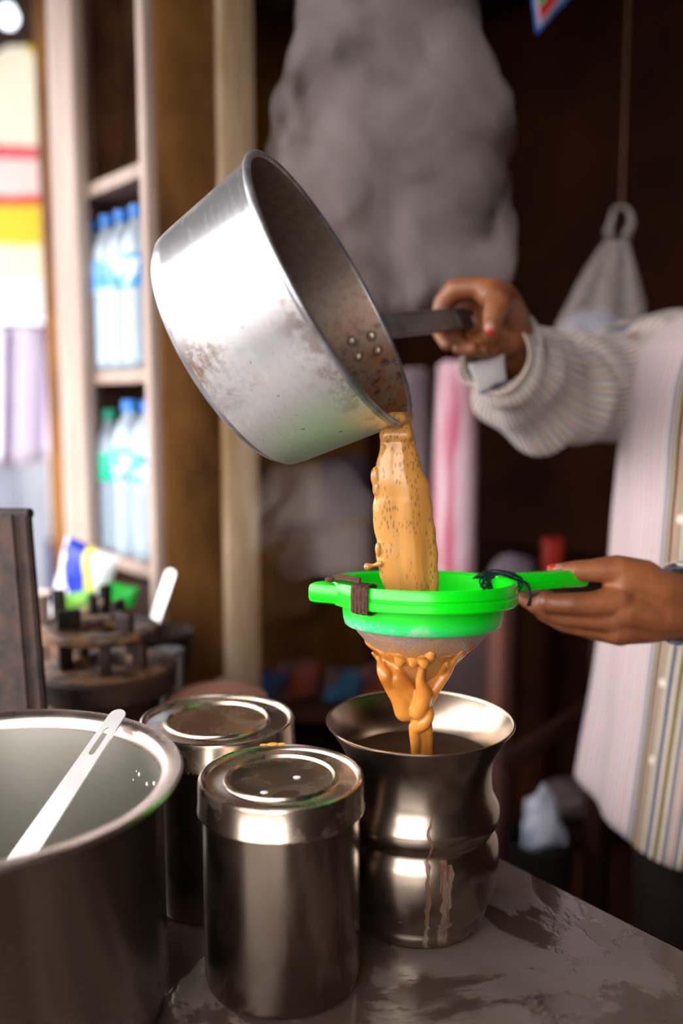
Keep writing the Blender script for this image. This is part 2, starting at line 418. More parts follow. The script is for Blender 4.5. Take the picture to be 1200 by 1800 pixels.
g1 = tt.near(oc, (.032, -.118, -.098), .016, .060, (.9, .9, 1.2))
bs = tt.math('MULTIPLY', tt.ramp(tt.math('ADD', tt.math('MULTIPLY', nb, .75), tt.math('MULTIPLY', nf, .25)), ((.42, 0.), (.56, 1.))), g1)
c = tt.mix(tt.math('MULTIPLY', bs, .9), c, (.085, .028, .003))
g2 = tt.near(oc, (.045, -.118, -.055), .02, .060, (1.3, 1.3, .8))
bs2 = tt.math('MULTIPLY', tt.ramp(nb, ((.53, 0.), (.60, 1.))), g2)
c = tt.mix(tt.math('MULTIPLY', bs2, .5), c, (.30, .16, .04))
c = tt.mix(tt.math('MULTIPLY', tt.ramp(tt.noise(tt.coord((1, 1, 9)), 90, 3, .8), ((.56, 0.), (.68, 1.))), .35), c, (.55, .52, .50))
sp = tt.ramp(tt.noise(oc, 130, 2), ((.70, 0.), (.74, 1.)))
c = tt.mix(tt.math('MULTIPLY', sp, .7), c, (.22, .10, .04))
g3 = tt.near(oc, (.06, -.10, .0), .02, .10, (.6, .6, 3))      # tea rust under the rim
bs3 = tt.math('MULTIPLY', tt.ramp(nf, ((.48, 0.), (.60, 1.))), g3)
c = tt.mix(tt.math('MULTIPLY', bs3, .6), c, (.24, .10, .025))
tt.set('Base Color', c); tt.set('Metallic', tt.math('SUBTRACT', .93, tt.math('MULTIPLY', tt.math('MAXIMUM', bs, bs2), .6)))
tt.set('Roughness', tt.math('ADD', tt.ramp(n, ((.3, .24), (.7, .28))), tt.math('ADD', tt.math('MULTIPLY', bs, .25), tt.math('MULTIPLY', tt.near(oc, (.12, -.08, -.06), .05, .13), .24)))); tt.bump(tt.math('ADD', tt.math('MULTIPLY', n, .4), nf), .035, .0006)
M_alu = tt.m
tt = NT('tea_stained_aluminium'); oc = tt.coord(); nb = tt.noise(oc, 30, 6, .75, .3); nf = tt.noise(oc, 110, 3, .7)
c = tt.mix(tt.ramp(nf, ((.4, 0.), (.62, 1.))), (.21, .15, .115), (.16, .11, .085))
g = tt.near(oc, (.080, .085, -.01), .045, .115)
st1 = tt.math('MULTIPLY', tt.ramp(nb, ((.40, 0.), (.58, 1.))), g); c = tt.mix(tt.math('MULTIPLY', st1, .9), c, (.22, .075, .012))
st2 = tt.math('MULTIPLY', tt.ramp(nf, ((.56, 0.), (.62, 1.))), g); c = tt.mix(tt.math('MULTIPLY', st2, .85), c, (.03, .012, .006))
tt.set('Base Color', c); tt.set('Metallic', .5); tt.set('Roughness', .5); tt.bump(nb, .3, .001); M_aluin = tt.m
M_alurim = mat('worn_rim_aluminium', (.50, .50, .54), (.27, .25, .25), 40, .38, metal=.85, bump=.15)
body = [(0, -HP), (RB-.014, -HP), (RB-.006, -HP+.002), (RB, -HP+.009), (RB+.0022, -HP+.02), (RP-.0015, -.008), (RP-.001, -.003)]
rim = [(RP+.0035*math.cos(a), .0005+.0035*math.sin(a)) for a in (math.radians(k) for k in range(-70, 200, 27))]
inn = [(RP-.0045, -.006), (RB-.001, -HP+.020), (RB-.004, -HP+.010), (RB-.012, -HP+.005), (0, -HP+.004)]
obj('pan_body', lathe(body+rim+inn, 160, mi=lambda k: 0 if k < len(body) and k > 2 else (2 if k <= 2 or k < len(body)+len(rim)-1 else 1)), [M_alu, M_aluin, M_alurim], pan, 50)
th = math.radians(6)                         # handle mount, a little below e2 direction
def pv(angle, r, z): return Vector((r*math.sin(angle), r*math.cos(angle), z))
hb = bmesh.new(); out = pv(th, 1, 0); 
p0 = out*(RP-.001)+Vector((0, 0, -.022)); tilt = math.radians(25)
hd = (out*math.cos(tilt)+Vector((0, 0, 1))*math.sin(tilt)).normalized()
tang = Vector((math.cos(th), -math.sin(th), 0))
M_handle = mat('dull_grey_handle_metal', (.22, .19, .18), (.13, .105, .095), 30, .34, metal=.35, bump=.2)
fm = frame(p0+hd*.092, hd, tang); 
hbm = BX((.176, .027, .008), fm, .003)
for s in (-1, 1): box(hbm, (.172, .003, .0115), fm @ T(0, s*.0115, 0), .001)
obj('handle', hbm, M_handle, pan, 30)
plate = bmesh.new(); box(plate, (.030, .045, .003), frame(out*(RP+.0005)+Vector((0, 0, -.026)), Vector((0, 0, 1)), tang), .001)
obj('handle_bracket', plate, M_handle, pan, 30)
fm = frame(p0+hd*.188, hd, tang); obj('handle_grip_end', BX((.030, .026, .0125), fm, .003), mat('black_handle_end', (.02, .016, .014), rough=.4), pan, 30)
M_rivet = mat('stained_rivet', (.50, .42, .34), (.25, .13, .05), 120, .35, metal=.6)
for da, dz in ((.02, -.013), (.16, -.013), (.13, -.034), (-.02, -.034)):
    bm = bmesh.new(); q = pv(th+da+.10, RP-.0058-abs(dz)*.12, dz)
    nrm = -pv(th+da+.10, 1, 0); fr = frame(q, tang, Vector((0, 0, 1)))
    bm = lathe([(.0055, 0), (.0052, .0012), (.0040, .0026), (.002, .0034), (0, .0036)], 20)
    z = nrm; x = Vector((0, 0, 1)); y = z.cross(x); mm = Matrix.Identity(4)
    for i in range(3): mm[i][0] = x[i]; mm[i][1] = y[i]; mm[i][2] = z[i]; mm[i][3] = q[i]
    bm.transform(mm); obj('rivet', bm, M_rivet, pan)
# tea still in the pan: level surface under the lip, clipped by the inside wall
M_tea = None
tt = NT('milky_tea'); oc = tt.coord((1, 1, .33)); o2 = tt.coord()
nl = tt.noise(oc, 16, 3, .5, .5); vo = tt.n('ShaderNodeTexVoronoi'); vo.inputs['Scale'].default_value = 420; tt.link(oc, vo.inputs[0])
nsel = tt.noise(oc, 60, 2, .5)
speck = tt.math('MULTIPLY', tt.ramp(vo.outputs[0], ((.24, 1.), (.40, 0.))), tt.ramp(nsel, ((.44, 0.), (.50, 1.))))
c = tt.mix(tt.ramp(nl, ((.35, 0.), (.65, 1.))), (.47, .225, .055), (.37, .145, .028))
c = tt.mix(tt.math('MULTIPLY', speck, .62), c, (.07, .04, .03))
tt.set('Base Color', c); tt.set('Roughness', .28); tt.set('Subsurface Weight', .15); tt.set('Subsurface Radius', (.01, .004, .002)); tt.set('Subsurface Scale', .3)
tt.bump(tt.noise(oc, 40, 2), .35, .002); M_tea = tt.m
M_tea2 = mat('strained_tea', (.50, .195, .032), (.37, .115, .016), 20, .25, bump=.15, bscale=60, Subsurface_Weight=.15, Subsurface_Scale=.004)
lip = PC+low*RP
def pan_section(zw):                         # outline of the pan's inside at world height zw
    pts = []
    for k in range(40):
        u = -1+2*k/39
        for s in (1,): pass
    return pts
bm = bmesh.new(); level = lip.z+.0035; top = []; n = 36
# surface points: walk along the level plane direction g (horizontal, towards the base) and across e2
g = Vector((-ax.x, -ax.y, 0)).normalized(); rows = []
for i in range(n):
    s = .118/ math.cos(0)*i/(n-1)*.98
    p = Vector((lip.x, lip.y, level))+g*s+low*0
    lz = (p-PC).dot(ax); x = (p-PC).dot(low)
    if lz > -.002 and i: pass
    rin = (RB-.0035)+(RP-.0055-RB+.0035)*max(0, min(1, (lz+HP)/HP))
    if lz > 0: rin = RP-.001
    if lz < -HP+.006: break
    if abs(x) >= rin: hw = .0
    else: hw = math.sqrt(rin*rin-x*x)
    if hw < .0005 and i == 0: hw = .012
    rows.append([bm.verts.new(p+e2*hw*q) for q in (-1, -.5, 0, .5, 1)])
for a, b in zip(rows[:-1], rows[1:]):
    for q in range(4): bm.faces.new((a[q], a[q+1], b[q+1], b[q]))
o = obj('tea_in_pan', bm, M_tea, None); centre(o); tag(o, 'level surface of milky tea inside the tilted pan', 'tea')

# poured sheet of tea
Lf = [(724, 684), (735, 674), (761, 669), (801, 665), (825, 658), (841, 653), (856, 655), (871, 657), (915, 654), (932, 658), (951, 661), (984, 661), (1010, 667), (1037, 676), (1075, 686), (1120, 700)]
Rt = [(712, 710), (717, 711), (753, 725), (819, 740), (852, 755), (907, 762), (959, 769), (1037, 772), (1075, 768), (1120, 752)]
ly, lx = zip(*Lf); ry, rx = zip(*Rt)
Yp0 = lip.y+.002
bm = bmesh.new(); rows = []; seg = 28; ys = np.arange(724, 1121, 4.0)
for y in ys:
    xl = float(np.interp(y, ly, lx)); xr = float(np.interp(y, ry, rx)); 
    Yd = float(np.interp(y, [716, 800, 1120], [Yp0, .815, .82]))
    a = at(xl, y, Yd); b = at(xr, y, Yd); c = (a+b)/2; hw = (b-a).length/2; d = (b-a).normalized()
    tk = min(hw*.42, .011)
    ring = []
    for k in range(seg):
        t_ = 2*math.pi*k/seg; ca, sa = math.cos(t_), math.sin(t_)
        r = tk*(1+.20*noise.noise(Vector((ca*2+5, y*.008, sa)))+.10*noise.noise(Vector((ca*6, y*.014, 7))))
        ring.append(bm.verts.new(c+d*hw*ca*(1+.02*math.sin(y*.15))+Vector((0, 1, 0))*(-sa)*r*(1 if abs(sa) > .1 else 1)))
    rows.append(ring)
for a, b in zip(rows[:-1], rows[1:]):
    for k in range(seg): bm.faces.new((a[k], a[(k+1) % seg], b[(k+1) % seg], b[k]))
bm.faces.new(rows[0]); bm.faces.new(rows[-1][::-1])
# thickened rolled left edge and a droplet
for (x0, y0, r) in ((659, 838, .0042), (661, 858, .0036), (664, 965, .0030), (664, 900, .0024), (672, 790, .0024)):
    ball(bm, at(x0, y0, .812), r, (1, 1, 2.3), None, 2)
chain(bm, [(*at(x, y, .812), r) for x, y, r in ((668, 990, .003), (656, 994, .0016), (646, 996, .0038))])
# throat of tea over the lip
q0 = lip-ax*.030+low*(-.006); 
def wallp(s_, ph, off=.0):                 # on the pan's inside wall, s_ back from the mouth
    return PC+(low*math.cos(ph)+e2*math.sin(ph))*(RP-.0055-s_*.12-off)-ax*s_
for ph, s0 in ((-.16, .020), (-.08, .034), (0, .050), (.09, .060), (.18, .055), (.27, .040)):
    chain(bm, [(*wallp(s0, ph*1.6), .0022), (*wallp(s0*.5, ph*1.3), .0034), (*wallp(.004, ph*.8), .0045), (*(PC+(low*math.cos(ph*.5)+e2*math.sin(ph*.5))*(RP-.003)+ax*.005), .0055), (*at(700-6+ph*60, 745, Yp0-.002), .0065), (*at(692+ph*80, 765, .816), .007)])
stream = obj('tea_stream', fuse(bm, .0012, 3), M_tea, None, 80)
centre(stream); tag(stream, 'thick speckled sheet of milky tea pouring from the pan into the strainer', 'tea')

# ------------------------------------------------------------------ green strainer
SCn = Vector((.0745, .820, 1.1765)); R = .0856
stn = thing('tea_strainer', 'bright green plastic tea strainer held over the steel jug', 'strainer', SCn)
stn.rotation_euler = (math.radians(4.7-9.4), math.radians(.6), 0)
tt = NT('bright_green_plastic'); oc = tt.coord(); nn = tt.noise(oc, 55, 5, .8); n2 = tt.noise(oc, 300, 2)
c = tt.mix(tt.ramp(nn, ((.63, 0.), (.70, 1.))), (.002, .60, .006), (.01, .16, .008))
tt.set('Base Color', c); tt.set('Roughness', .25); M_green = tt.m
tt = NT('chalky_green_plastic'); oc = tt.coord(); nn = tt.noise(oc, 40, 5, .8); sx = tt.n('ShaderNodeSeparateXYZ'); tt.link(oc, sx.inputs[0])
f = tt.math('MULTIPLY', tt.ramp(sx.outputs[2], ((0, 0.), (1, 1.))), 1)
mr = tt.n('ShaderNodeMapRange'); tt.link(sx.outputs[2], mr.inputs[0]); mr.inputs[1].default_value = -.028; mr.inputs[2].default_value = -.036
mx = tt.n('ShaderNodeMapRange'); tt.link(sx.outputs[0], mx.inputs[0]); mx.inputs[1].default_value = .03; mx.inputs[2].default_value = -.05; mx.inputs[3].default_value = .3
ff = tt.math('MULTIPLY', tt.math('MULTIPLY', mr.outputs[0], mx.outputs[0]), tt.ramp(nn, ((.35, .5), (.5, 1.))))
c = tt.mix(ff, (.002, .56, .010), (.03, .42, .19)); c = tt.mix(tt.math('MULTIPLY', ff, tt.ramp(nn, ((.52, 0.), (.6, .8)))), c, (.32, .42, .34))
tt.set('Base Color', c); tt.set('Roughness', .4); M_greenc = tt.m
rp = [(R-.004, 0), (R-.001, .0004), (R, -.001), (R+.0004, -.0085), (R-.0008, -.0098), (R-.0008, -.0106), (R+.0008, -.0118), (R+.0008, -.0180), (R-.0005, -.0195), (R-.010, -.0198),
      (R-.0125, -.0205)]
obj('rim', lathe(rp+[(R-.013, -.0195), (R-.0065, -.0185), (R-.0065, -.002), (R-.004, 0)], 128), M_green, stn, 40)
obj('collar', lathe([(R-.0115, -.0185), (R-.0130, -.034), (R-.0145, -.0395), (R-.0165, -.041), (R-.018, -.039), (R-.0165, -.034), (R-.0145, -.0185)], 128), M_greenc, stn, 40)
tt = NT('tea_soaked_mesh'); oc = tt.coord(); n1 = tt.noise(oc, 26, 4, .6, .6); nf = tt.noise(oc, 400, 1); sx = tt.n('ShaderNodeSeparateXYZ'); tt.link(oc, sx.inputs[0])
mr = tt.n('ShaderNodeMapRange'); tt.link(sx.outputs[2], mr.inputs[0]); mr.inputs[1].default_value = -.046; mr.inputs[2].default_value = -.066
f = tt.math('ADD', mr.outputs[0], tt.math('MULTIPLY', tt.math('SUBTRACT', n1, .5), 2.2), True)
c = tt.mix(f, (.26, .175, .14), (.40, .175, .045)); tt.set('Base Color', c); tt.set('Roughness', .4); tt.bump(tt.math('ADD', tt.math('MULTIPLY', n1, 3), nf), .4, .0012); M_mesh = tt.m
def cone_r(z): return float(np.interp(-z, [.038, .046, .058, .070, .082, .094, .100], [.066, .061, .050, .037, .024, .011, .0]))
cp = [(cone_r(-z), -z) for z in np.linspace(.038, .0995, 14)]+[(0, -.100)]
obj('mesh_cone', lathe(cp+[(max(r-.0015, 0), z+.0015) for r, z in cp[::-1]], 96), M_mesh, stn, 60)
# tab opposite the handle, string binding, handle, thread
bm = BX((.046, .026, .0185), None, .0055)
bm.transform(T(-R+.006, -.020, -.0100) @ RZ(math.radians(-28)))
obj('tab', bm, M_green, stn, 40)
def loop_rect(bm, c, rdir, w, h, r, jit=0):
    up = Vector((0, 0, 1)); pts = []
    for k in range(17):
        a = 2*math.pi*k/16; ca, sa = math.cos(a), math.sin(a)
        f = 1/max(abs(ca), abs(sa))**.75
        pts.append(Vector(c)+rdir*ca*w*f+up*sa*h*f)
    return tube(pts, r, 6, bm, caps=False)
bm = bmesh.new(); rng = random.Random(2)
for k in range(9):
    a = math.radians(222+k*1.35); rd = Vector((math.cos(a), math.sin(a), 0))
    loop_rect(bm, rd*(R-.004)+Vector((0, 0, -.0098)), rd, .0068+.0005*(k % 2), .0118+.0004*(k % 3), .0013)
a0 = math.radians(224); chain_pts = [(Vector((math.cos(a0), math.sin(a0), 0))*(R-.004)+Vector((0, 0, .004))), Vector((-R+.014, -.040, .0045)), Vector((-R+.004, -.030, .004))]
for j in range(3): tube([p+Vector((0, .0025*j, .001*j)) for p in chain_pts], .0015, 6, bm, sub=4)
ball(bm, chain_pts[-1]+Vector((-.003, 0, -.001)), .0035, (1.4, 1, .8), None, 2)
obj('string_binding', bm, mat('brown_wet_string', (.10, .045, .028), (.05, .022, .015), 300, .5, bump=.8, bscale=900), stn)
hdir = Vector((.880, .475, .06)).normalized(); h0 = hdir*(R-.006)+Vector((0, 0, -.012))
hend = Vector((.250, .925, 1.1585))
rotm = stn.matrix_basis.copy(); rotm = Matrix.Translation(SCn) @ stn.rotation_euler.to_matrix().to_4x4()
he = rotm.inverted() @ hend; hd = (he-h0); L = hd.length
fm = frame(h0+hd/2, hd, Vector((-hd.y, hd.x, 0)))
bm = BX((L, .018, .0175), fm, .004); box(bm, (L*.97, .0190, .002), fm @ T(0, 0, .0005), .0008)
obj('handle', bm, M_green, stn, 40)
bm = bmesh.new(); rng = random.Random(8)
bc = rotm.inverted() @ at(880, 1024, .862)
for k in range(26):
    pts = []; a = rng.uniform(0, 6.28); rr = rng.uniform(.009, .016)
    for j in range(8):
        t_ = a+j*.85
        pts.append(bc+Vector((math.cos(t_)*rr*1.15+rng.uniform(-.002, .002)+rng.uniform(-.004, .004), rng.uniform(-.008, .008), math.sin(t_)*rr*.62+rng.uniform(-.002, .002))))
    tube(pts, .0007, 5, bm, sub=4)
for k in range(4):
    p = bc+Vector((.012, -.003, .004)); tube([p, p+Vector((.010+k*.001, 0, -.004)), p+Vector((.016, -.002, -.014-k*.001)), p+Vector((.013+.001*k, 0, -.026))], .0008, 5, bm, sub=4)
for k in range(5):
    p = bc+Vector((-.028+k*.002, -.004, .004)); tube([p, p+Vector((.012, 0, .007-k*.001)), p+Vector((.026, 0, .004))], .0007, 5, bm, sub=4)
obj('thread_binding', bm, mat('dark_green_thread', (.012, .028, .026), (.006, .012, .012), 300, .5), stn)

# strands of tea under the strainer
bm = bmesh.new(); Y0 = .805
def S(x, y, r, Y=Y0): return (*at(x, y, Y), r)
def onc(x, y, r, off=.0):                  # on the near side of the mesh cone
    for yy in np.arange(.745, .83, .0006):
        q = at(x, y, yy)
        if math.hypot(q.x-SCn.x, q.y-SCn.y) < cone_r(q.z-SCn.z+.0015)+off: break
    return (*q, r)
chain(bm, [onc(655, 1148, .0016), onc(668, 1160, .0035), S(673, 1180, .0058, .790), S(688, 1203, .0080, .795), S(703, 1228, .0088, .797), S(711, 1250, .0098, .80)], 3)
chain(bm, [onc(676, 1160, .004), S(690, 1184, .0080, .795), S(706, 1205, .0100, .797), S(722, 1225, .0095, .80), S(732, 1245, .0080, .80)], 3)
chain(bm, [onc(700, 1172, .006), S(714, 1200, .0095, .805), S(728, 1222, .0090, .805)], 3)
chain(bm, [onc(812, 1145, .0014), onc(798, 1160, .0030), S(786, 1180, .0046, .795), S(768, 1206, .0050, .795), S(752, 1230, .0060, .797), S(740, 1258, .0080, .80)], 3)
chain(bm, [onc(784, 1166, .003), S(770, 1186, .0052, .80), S(757, 1206, .0065, .80), S(748, 1228, .0070, .80)], 3)
chain(bm, [onc(742, 1172, .003), S(738, 1196, .0045, .785), S(745, 1222, .0078, .79), S(734, 1250, .0085, .795)], 3)
chain(bm, [S(740, 1240, .0090, .80), S(752, 1255, .0060, .795), S(744, 1270, .0070, .795), S(730, 1278, .0065, .797)], 3)
chain(bm, [S(735, 1245, .0095, .80), S(740, 1262, .0088, .80), S(742, 1285, .0088, .805), S(741, 1310, .0094, .81), S(742, 1340, .0094, .815)], 3)
chain(bm, [S(733, 1268, .005, .795), S(728, 1282, .0052, .797), S(730, 1306, .0050, .80), S(731, 1335, .0045, .81)], 3)
chain(bm, [S(750, 1262, .004, .795), S(753, 1285, .0042, .80), S(753, 1330, .0042, .81)], 3)
ball(bm, at(735, 1195, .822), .018, (1, 1, 1.3), None, 2)
# tea coating the lower part of the cone, with a scalloped upper edge and running drips
def coat_top(a): return .0565+.0085*noise.noise(Vector((math.cos(a)*2.4, math.sin(a)*2.4, 3)))-.010*max(0, noise.noise(Vector((math.cos(a)*7, math.sin(a)*7, 9))))-.004*max(0, math.cos(a-3.5))
rows = []; NA = 120
for i in range(24):
    ring = []
    for k in range(NA):
        a = 2*math.pi*k/NA; z0 = coat_top(a); z = z0+(.1015-z0)*i/23; e = min(1, i/3)
        th_ = -.0012+e*(.0026+.0022*noise.noise(Vector((math.cos(a)*6, math.sin(a)*6, z*60)))+.0012*noise.noise(Vector((math.cos(a)*14, math.sin(a)*14, z*110))))
        r_ = max(.0015, cone_r(-z)+th_); ring.append(bm.verts.new(SCn+Vector((r_*math.cos(a), r_*math.sin(a), -z))))
    rows.append(ring)
for a, b in zip(rows[:-1], rows[1:]):
    for k in range(NA): bm.faces.new((a[k], b[k], b[(k+1) % NA], a[(k+1) % NA]))
ct = bm.verts.new(SCn+Vector((0, 0, -.060)))
for k in range(NA): bm.faces.new((rows[0][k], rows[0][(k+1) % NA], ct))
bm.faces.new(rows[-1])
for x, y, r, el in ((703, 1158, .0052, 1.7), (745, 1160, .0050, 1.9), (757, 1150, .0044, 1.4), (726, 1160, .0050, 1.6)):
    q = onc(x, y, r, -.001); ball(bm, q[:3], r, (1, .7, el), None, 2)
o = obj('tea_strands', fuse(bm, .0010, 5), M_tea2, None, 80); centre(o)
tag(o, 'twisted orange strands of strained tea falling from the strainer cone into the jug', 'tea')

# ------------------------------------------------------------------ the tea maker
M_skin = mat('brown_skin', (.27, .088, .030), (.17, .052, .018), 30, .48, bump=.25, bscale=260, Subsurface_Weight=.08, Subsurface_Scale=.006)
M_nail = mat('fingernail', (.50, .24, .17), rough=.3); M_henna = mat('red_nail_tip', (.55, .012, .012), (.40, .02, .01), 200, .35)
person = thing('person', 'person in a striped long-sleeved shirt pouring tea and holding the strainer', 'person', (.62, 1.30, .02))
F = Vector((-.835, -.550, 0)); Sd = Vector((.550, -.835, 0))   # facing, and towards the left shoulder
bm = bmesh.new()
# left hand (near): back of the hand towards the camera, handle pinched between thumb and fingers
def Hh(x, y, r, Y): return (*at(x, y, Y), r)
Lw = Hh(1212, 1058, .027, .955)
chain(bm, [(*at(1212, 1052, .955), .026), Hh(1150, 1038, .0245, .932), Hh(1092, 1020, .0205, .922)])
chain(bm, [(*at(1212, 1075, .955), .025), Hh(1150, 1078, .0240, .930), Hh(1088, 1070, .0200, .915)])
chain(bm, [(*at(1212, 1080, .96), .024), Hh(1140, 1098, .0200, .935), Hh(1082, 1107, .0165, .920)])
chain(bm, [(*at(1210, 1060, .958), .026), Hh(1140, 1058, .0255, .938), Hh(1085, 1050, .0185, .925)])
chain(bm, [Hh(1130, 1020, .0225, .930), Hh(1085, 1000, .0150, .918), Hh(1040, 1003, .0120, .915), Hh(1005, 1004, .0108, .915), Hh(972, 1004, .0070, .918)])   # thumb
chain(bm, [Hh(1085, 1055, .0165, .912), Hh(1040, 1062, .0130, .903), Hh(1000, 1061, .0115, .900), Hh(965, 1060, .0100, .903), Hh(955, 1056, .0085, .914), Hh(962, 1048, .0075, .930)])  # index
chain(bm, [Hh(1080, 1088, .0150, .915), Hh(1030, 1086, .0115, .910), Hh(985, 1083, .0100, .910), Hh(945, 1068, .0085, .916), Hh(920, 1054, .0068, .926), Hh(911, 1048, .0055, .930)])  # middle
chain(bm, [Hh(1085, 1106, .0145, .925), Hh(1035, 1104, .0105, .924), Hh(990, 1097, .0090, .924), Hh(955, 1080, .0078, .932), Hh(938, 1064, .0062, .945)])  # ring
chain(bm, [Hh(1090, 1116, .0125, .938), Hh(1045, 1112, .0085, .940), Hh(1010, 1102, .0075, .945), Hh(985, 1085, .0065, .955)])  # little
Lwr = Vector(at(1215, 1062, .957))
# right hand (far): thumb over the pan handle, fingers wrapped round behind it
chain(bm, [Hh(900, 560, .022, 1.150), Hh(885, 532, .0215, 1.125), Hh(862, 518, .0180, 1.110)])
chain(bm, [Hh(895, 590, .024, 1.160), Hh(880, 560, .020, 1.150), Hh(850, 545, .014, 1.150)])
chain(bm, [Hh(885, 600, .022, 1.160), Hh(862, 600, .017, 1.145), Hh(845, 606, .013, 1.130)])
chain(bm, [Hh(868, 514, .0170, 1.112), Hh(835, 505, .0135, 1.118), Hh(800, 508, .0130, 1.122), Hh(779, 530, .0115, 1.130), Hh(771, 556, .0095, 1.130), Hh(772, 585, .0085, 1.120), Hh(785, 606, .0080, 1.100)])  # index
chain(bm, [Hh(872, 530, .0150, 1.135), Hh(830, 520, .0125, 1.150), Hh(800, 545, .0115, 1.150), Hh(795, 585, .0100, 1.140), Hh(808, 612, .0095, 1.115), Hh(830, 612, .0085, 1.098)])  # middle
chain(bm, [Hh(880, 560, .0150, 1.155), Hh(845, 560, .0110, 1.165), Hh(820, 590, .0105, 1.155), Hh(828, 618, .0095, 1.130), Hh(850, 614, .0085, 1.108)])  # ring
chain(bm, [Hh(885, 580, .0140, 1.165), Hh(858, 600, .0095, 1.165), Hh(850, 622, .0088, 1.145), Hh(866, 616, .0078, 1.120)])  # little
chain(bm, [Hh(885, 525, .0190, 1.115), Hh(876, 530, .0165, 1.090), Hh(868, 553, .0130, 1.078), Hh(863, 574, .0118, 1.072), Hh(861, 586, .0098, 1.070)])  # thumb
Rwr = Vector(at(900, 585, 1.165))
Rel = Vector(at(955, 700, 1.37)); Rsh = Vector((.515, 1.475, 1.42)); Lsh = Vector((.715, 1.150, 1.42)); Lel = Vector((.640, 1.03, 1.135))
chain(bm, [(*Rwr, .026), (*(Rwr.lerp(Rel, .35)), .033), (*(Rwr.lerp(Rel, .75)), .038), (*Rel, .037)]); chain(bm, [(*Rel, .038), (*(Rel.lerp(Rsh, .5)), .044), (*Rsh, .052)])
chain(bm, [(*Lwr, .027), (*(Lwr.lerp(Lel, .4)), .035), (*(Lwr.lerp(Lel, .8)), .039), (*Lel, .038)]); chain(bm, [(*Lel, .038), (*(Lel.lerp(Lsh, .5)), .045), (*Lsh, .053)])
TC = Vector((.62, 1.305, 0)); 
def tb(s, f, z): return TC+Sd*s+F*f+Vector((0, 0, z))
for s in (-.07, .07):
    chain(bm, [(*tb(s, .0, .93), .095), (*tb(s, .02, 1.08), .090), (*tb(s, .01, 1.25), .098), (*tb(s, 0, 1.36), .075)])
chain(bm, [(*Rsh, .052), (*tb(-.08, -.005, 1.405), .045), (*tb(0, -.005, 1.42), .052), (*tb(.08, -.005, 1.405), .045), (*Lsh, .053)])
chain(bm, [(*tb(0, 0, 1.44), .058), (*tb(0, .02, 1.53), .052)])
for s in (-.085, .085):
    chain(bm, [(*tb(s, 0, .90), .095), (*tb(s, .01, .70), .075), (*tb(s*1.05, .02, .49), .052), (*tb(s*1.1, -.01, .35), .054), (*tb(s*1.1, -.02, .11), .036), (*tb(s*1.1, -.02, .065), .038)])
    chain(bm, [(*tb(s*1.1, -.03, .055), .032), (*tb(s*1.15, .10, .048), .028), (*tb(s*1.15, .16, .042), .020)])
# head, looking down and forward at the pour
hc = tb(0, .05, 1.645); hl = (F*.93+Vector((0, 0, -.30))).normalized(); hr = frame(hc, hl, Sd)
ball(bm, (0, 0, 0), .098, (1.0, .80, 1.05), hr, 3) if False else None
def hp_(x, y, z): return hr @ Vector((x, y, z))
# frame: x forward, y sideways, z = x cross y
sg = 1 if hr.to_3x3().col[2].z > 0 else -1
def hb_(x, y, z, r, sc=(1, 1, 1), sub=3):
    rr = bmesh.ops.create_icosphere(bm, subdivisions=sub, radius=r)
    bmesh.ops.transform(bm, matrix=hr @ T(x, y, z*sg) @ Matrix.Diagonal((*sc, 1)), verts=rr['verts'])
hb_(-.012, 0, .035, .092, (1.05, .85, .95)); hb_(.022, 0, -.035, .068, (.95, .85, 1.15)); hb_(.050, 0, -.088, .026, (1, 1.2, .8), 2)
hb_(.088, 0, -.022, .0135, (1.1, .9, 1.0), 2); hb_(.080, 0, -.004, .010, (1, .8, 2), 2); hb_(.077, 0, -.053, .014, (.8, 1.7, .55), 2); hb_(.070, 0, .018, .018, (.7, 2.5, .5), 2)
for s in (-1, 1): hb_(-.01, s*.078, -.01, .022, (.7, .3, 1.3), 2); hb_(.070, s*.030, -.004, .013, (.8, 1, .8), 2)
chain(bm, [(*tb(0, .01, 1.50), .054), (*hp_(-.02, 0, -.03*sg), .055)])
body_me = fuse(bm, .0026, 4)
body = obj('body', body_me, M_skin, person, 80, world=True)
def nail(x, y, Y, up, fwd, w=.0065, l=.009, tip=True):
    c = at(x, y, Y); m = frame(c, fwd, Vector(up).cross(Vector(fwd)))
    bm = bmesh.new(); ball(bm, (0, 0, 0), 1, (l, w, .0022), None, 3); bm.transform(m)
    n_ = obj('fingernail', bm, M_nail, body, 80, world=True)
    bm = bmesh.new(); ball(bm, (l*.45, 0, .0004), 1, (l*.62, w*.85, .0023), None, 3); bm.transform(m)
    tag(obj('nail_polish', bm, M_henna, body, 80, world=True), 'red nail tip')
nail(977, 996.5, .914, (.1, -.35, .93), (-1, .1, -.12), .0052, .0085)
nail(860, 577, 1.0615, (0, -1, .1), (-.05, 0, -1), .0062, .0078)
bm = bmesh.new()
rr = bmesh.ops.create_icosphere(bm, subdivisions=4, radius=.100)
for v_ in rr['verts']: v_.co *= 1+.03*noise.noise(v_.co*30)
bmesh.ops.transform(bm, matrix=hr @ T(-.022, 0, .048*sg) @ Matrix.Diagonal((1.02, .87, .88, 1)), verts=rr['verts'])
obj('hair', bm, mat('black_hair', (.012, .009, .008), None, 90, .5, bump=.6), person, 80, world=True)
for s in (-1, 1):
    bm = bmesh.new(); ball(bm, hp_(.0765, s*.030, -.002*sg), .0085, (1, 1, 1), None, 2); obj('eye', bm, mat('eye_white', (.7, .66, .6), rough=.2), person, 80, world=True)
    bm = bmesh.new(); ball(bm, hp_(.082, s*.030, -.003*sg), .0042, (1, 1, 1), None, 2); obj('iris', bm, M_black, person, 80, world=True)

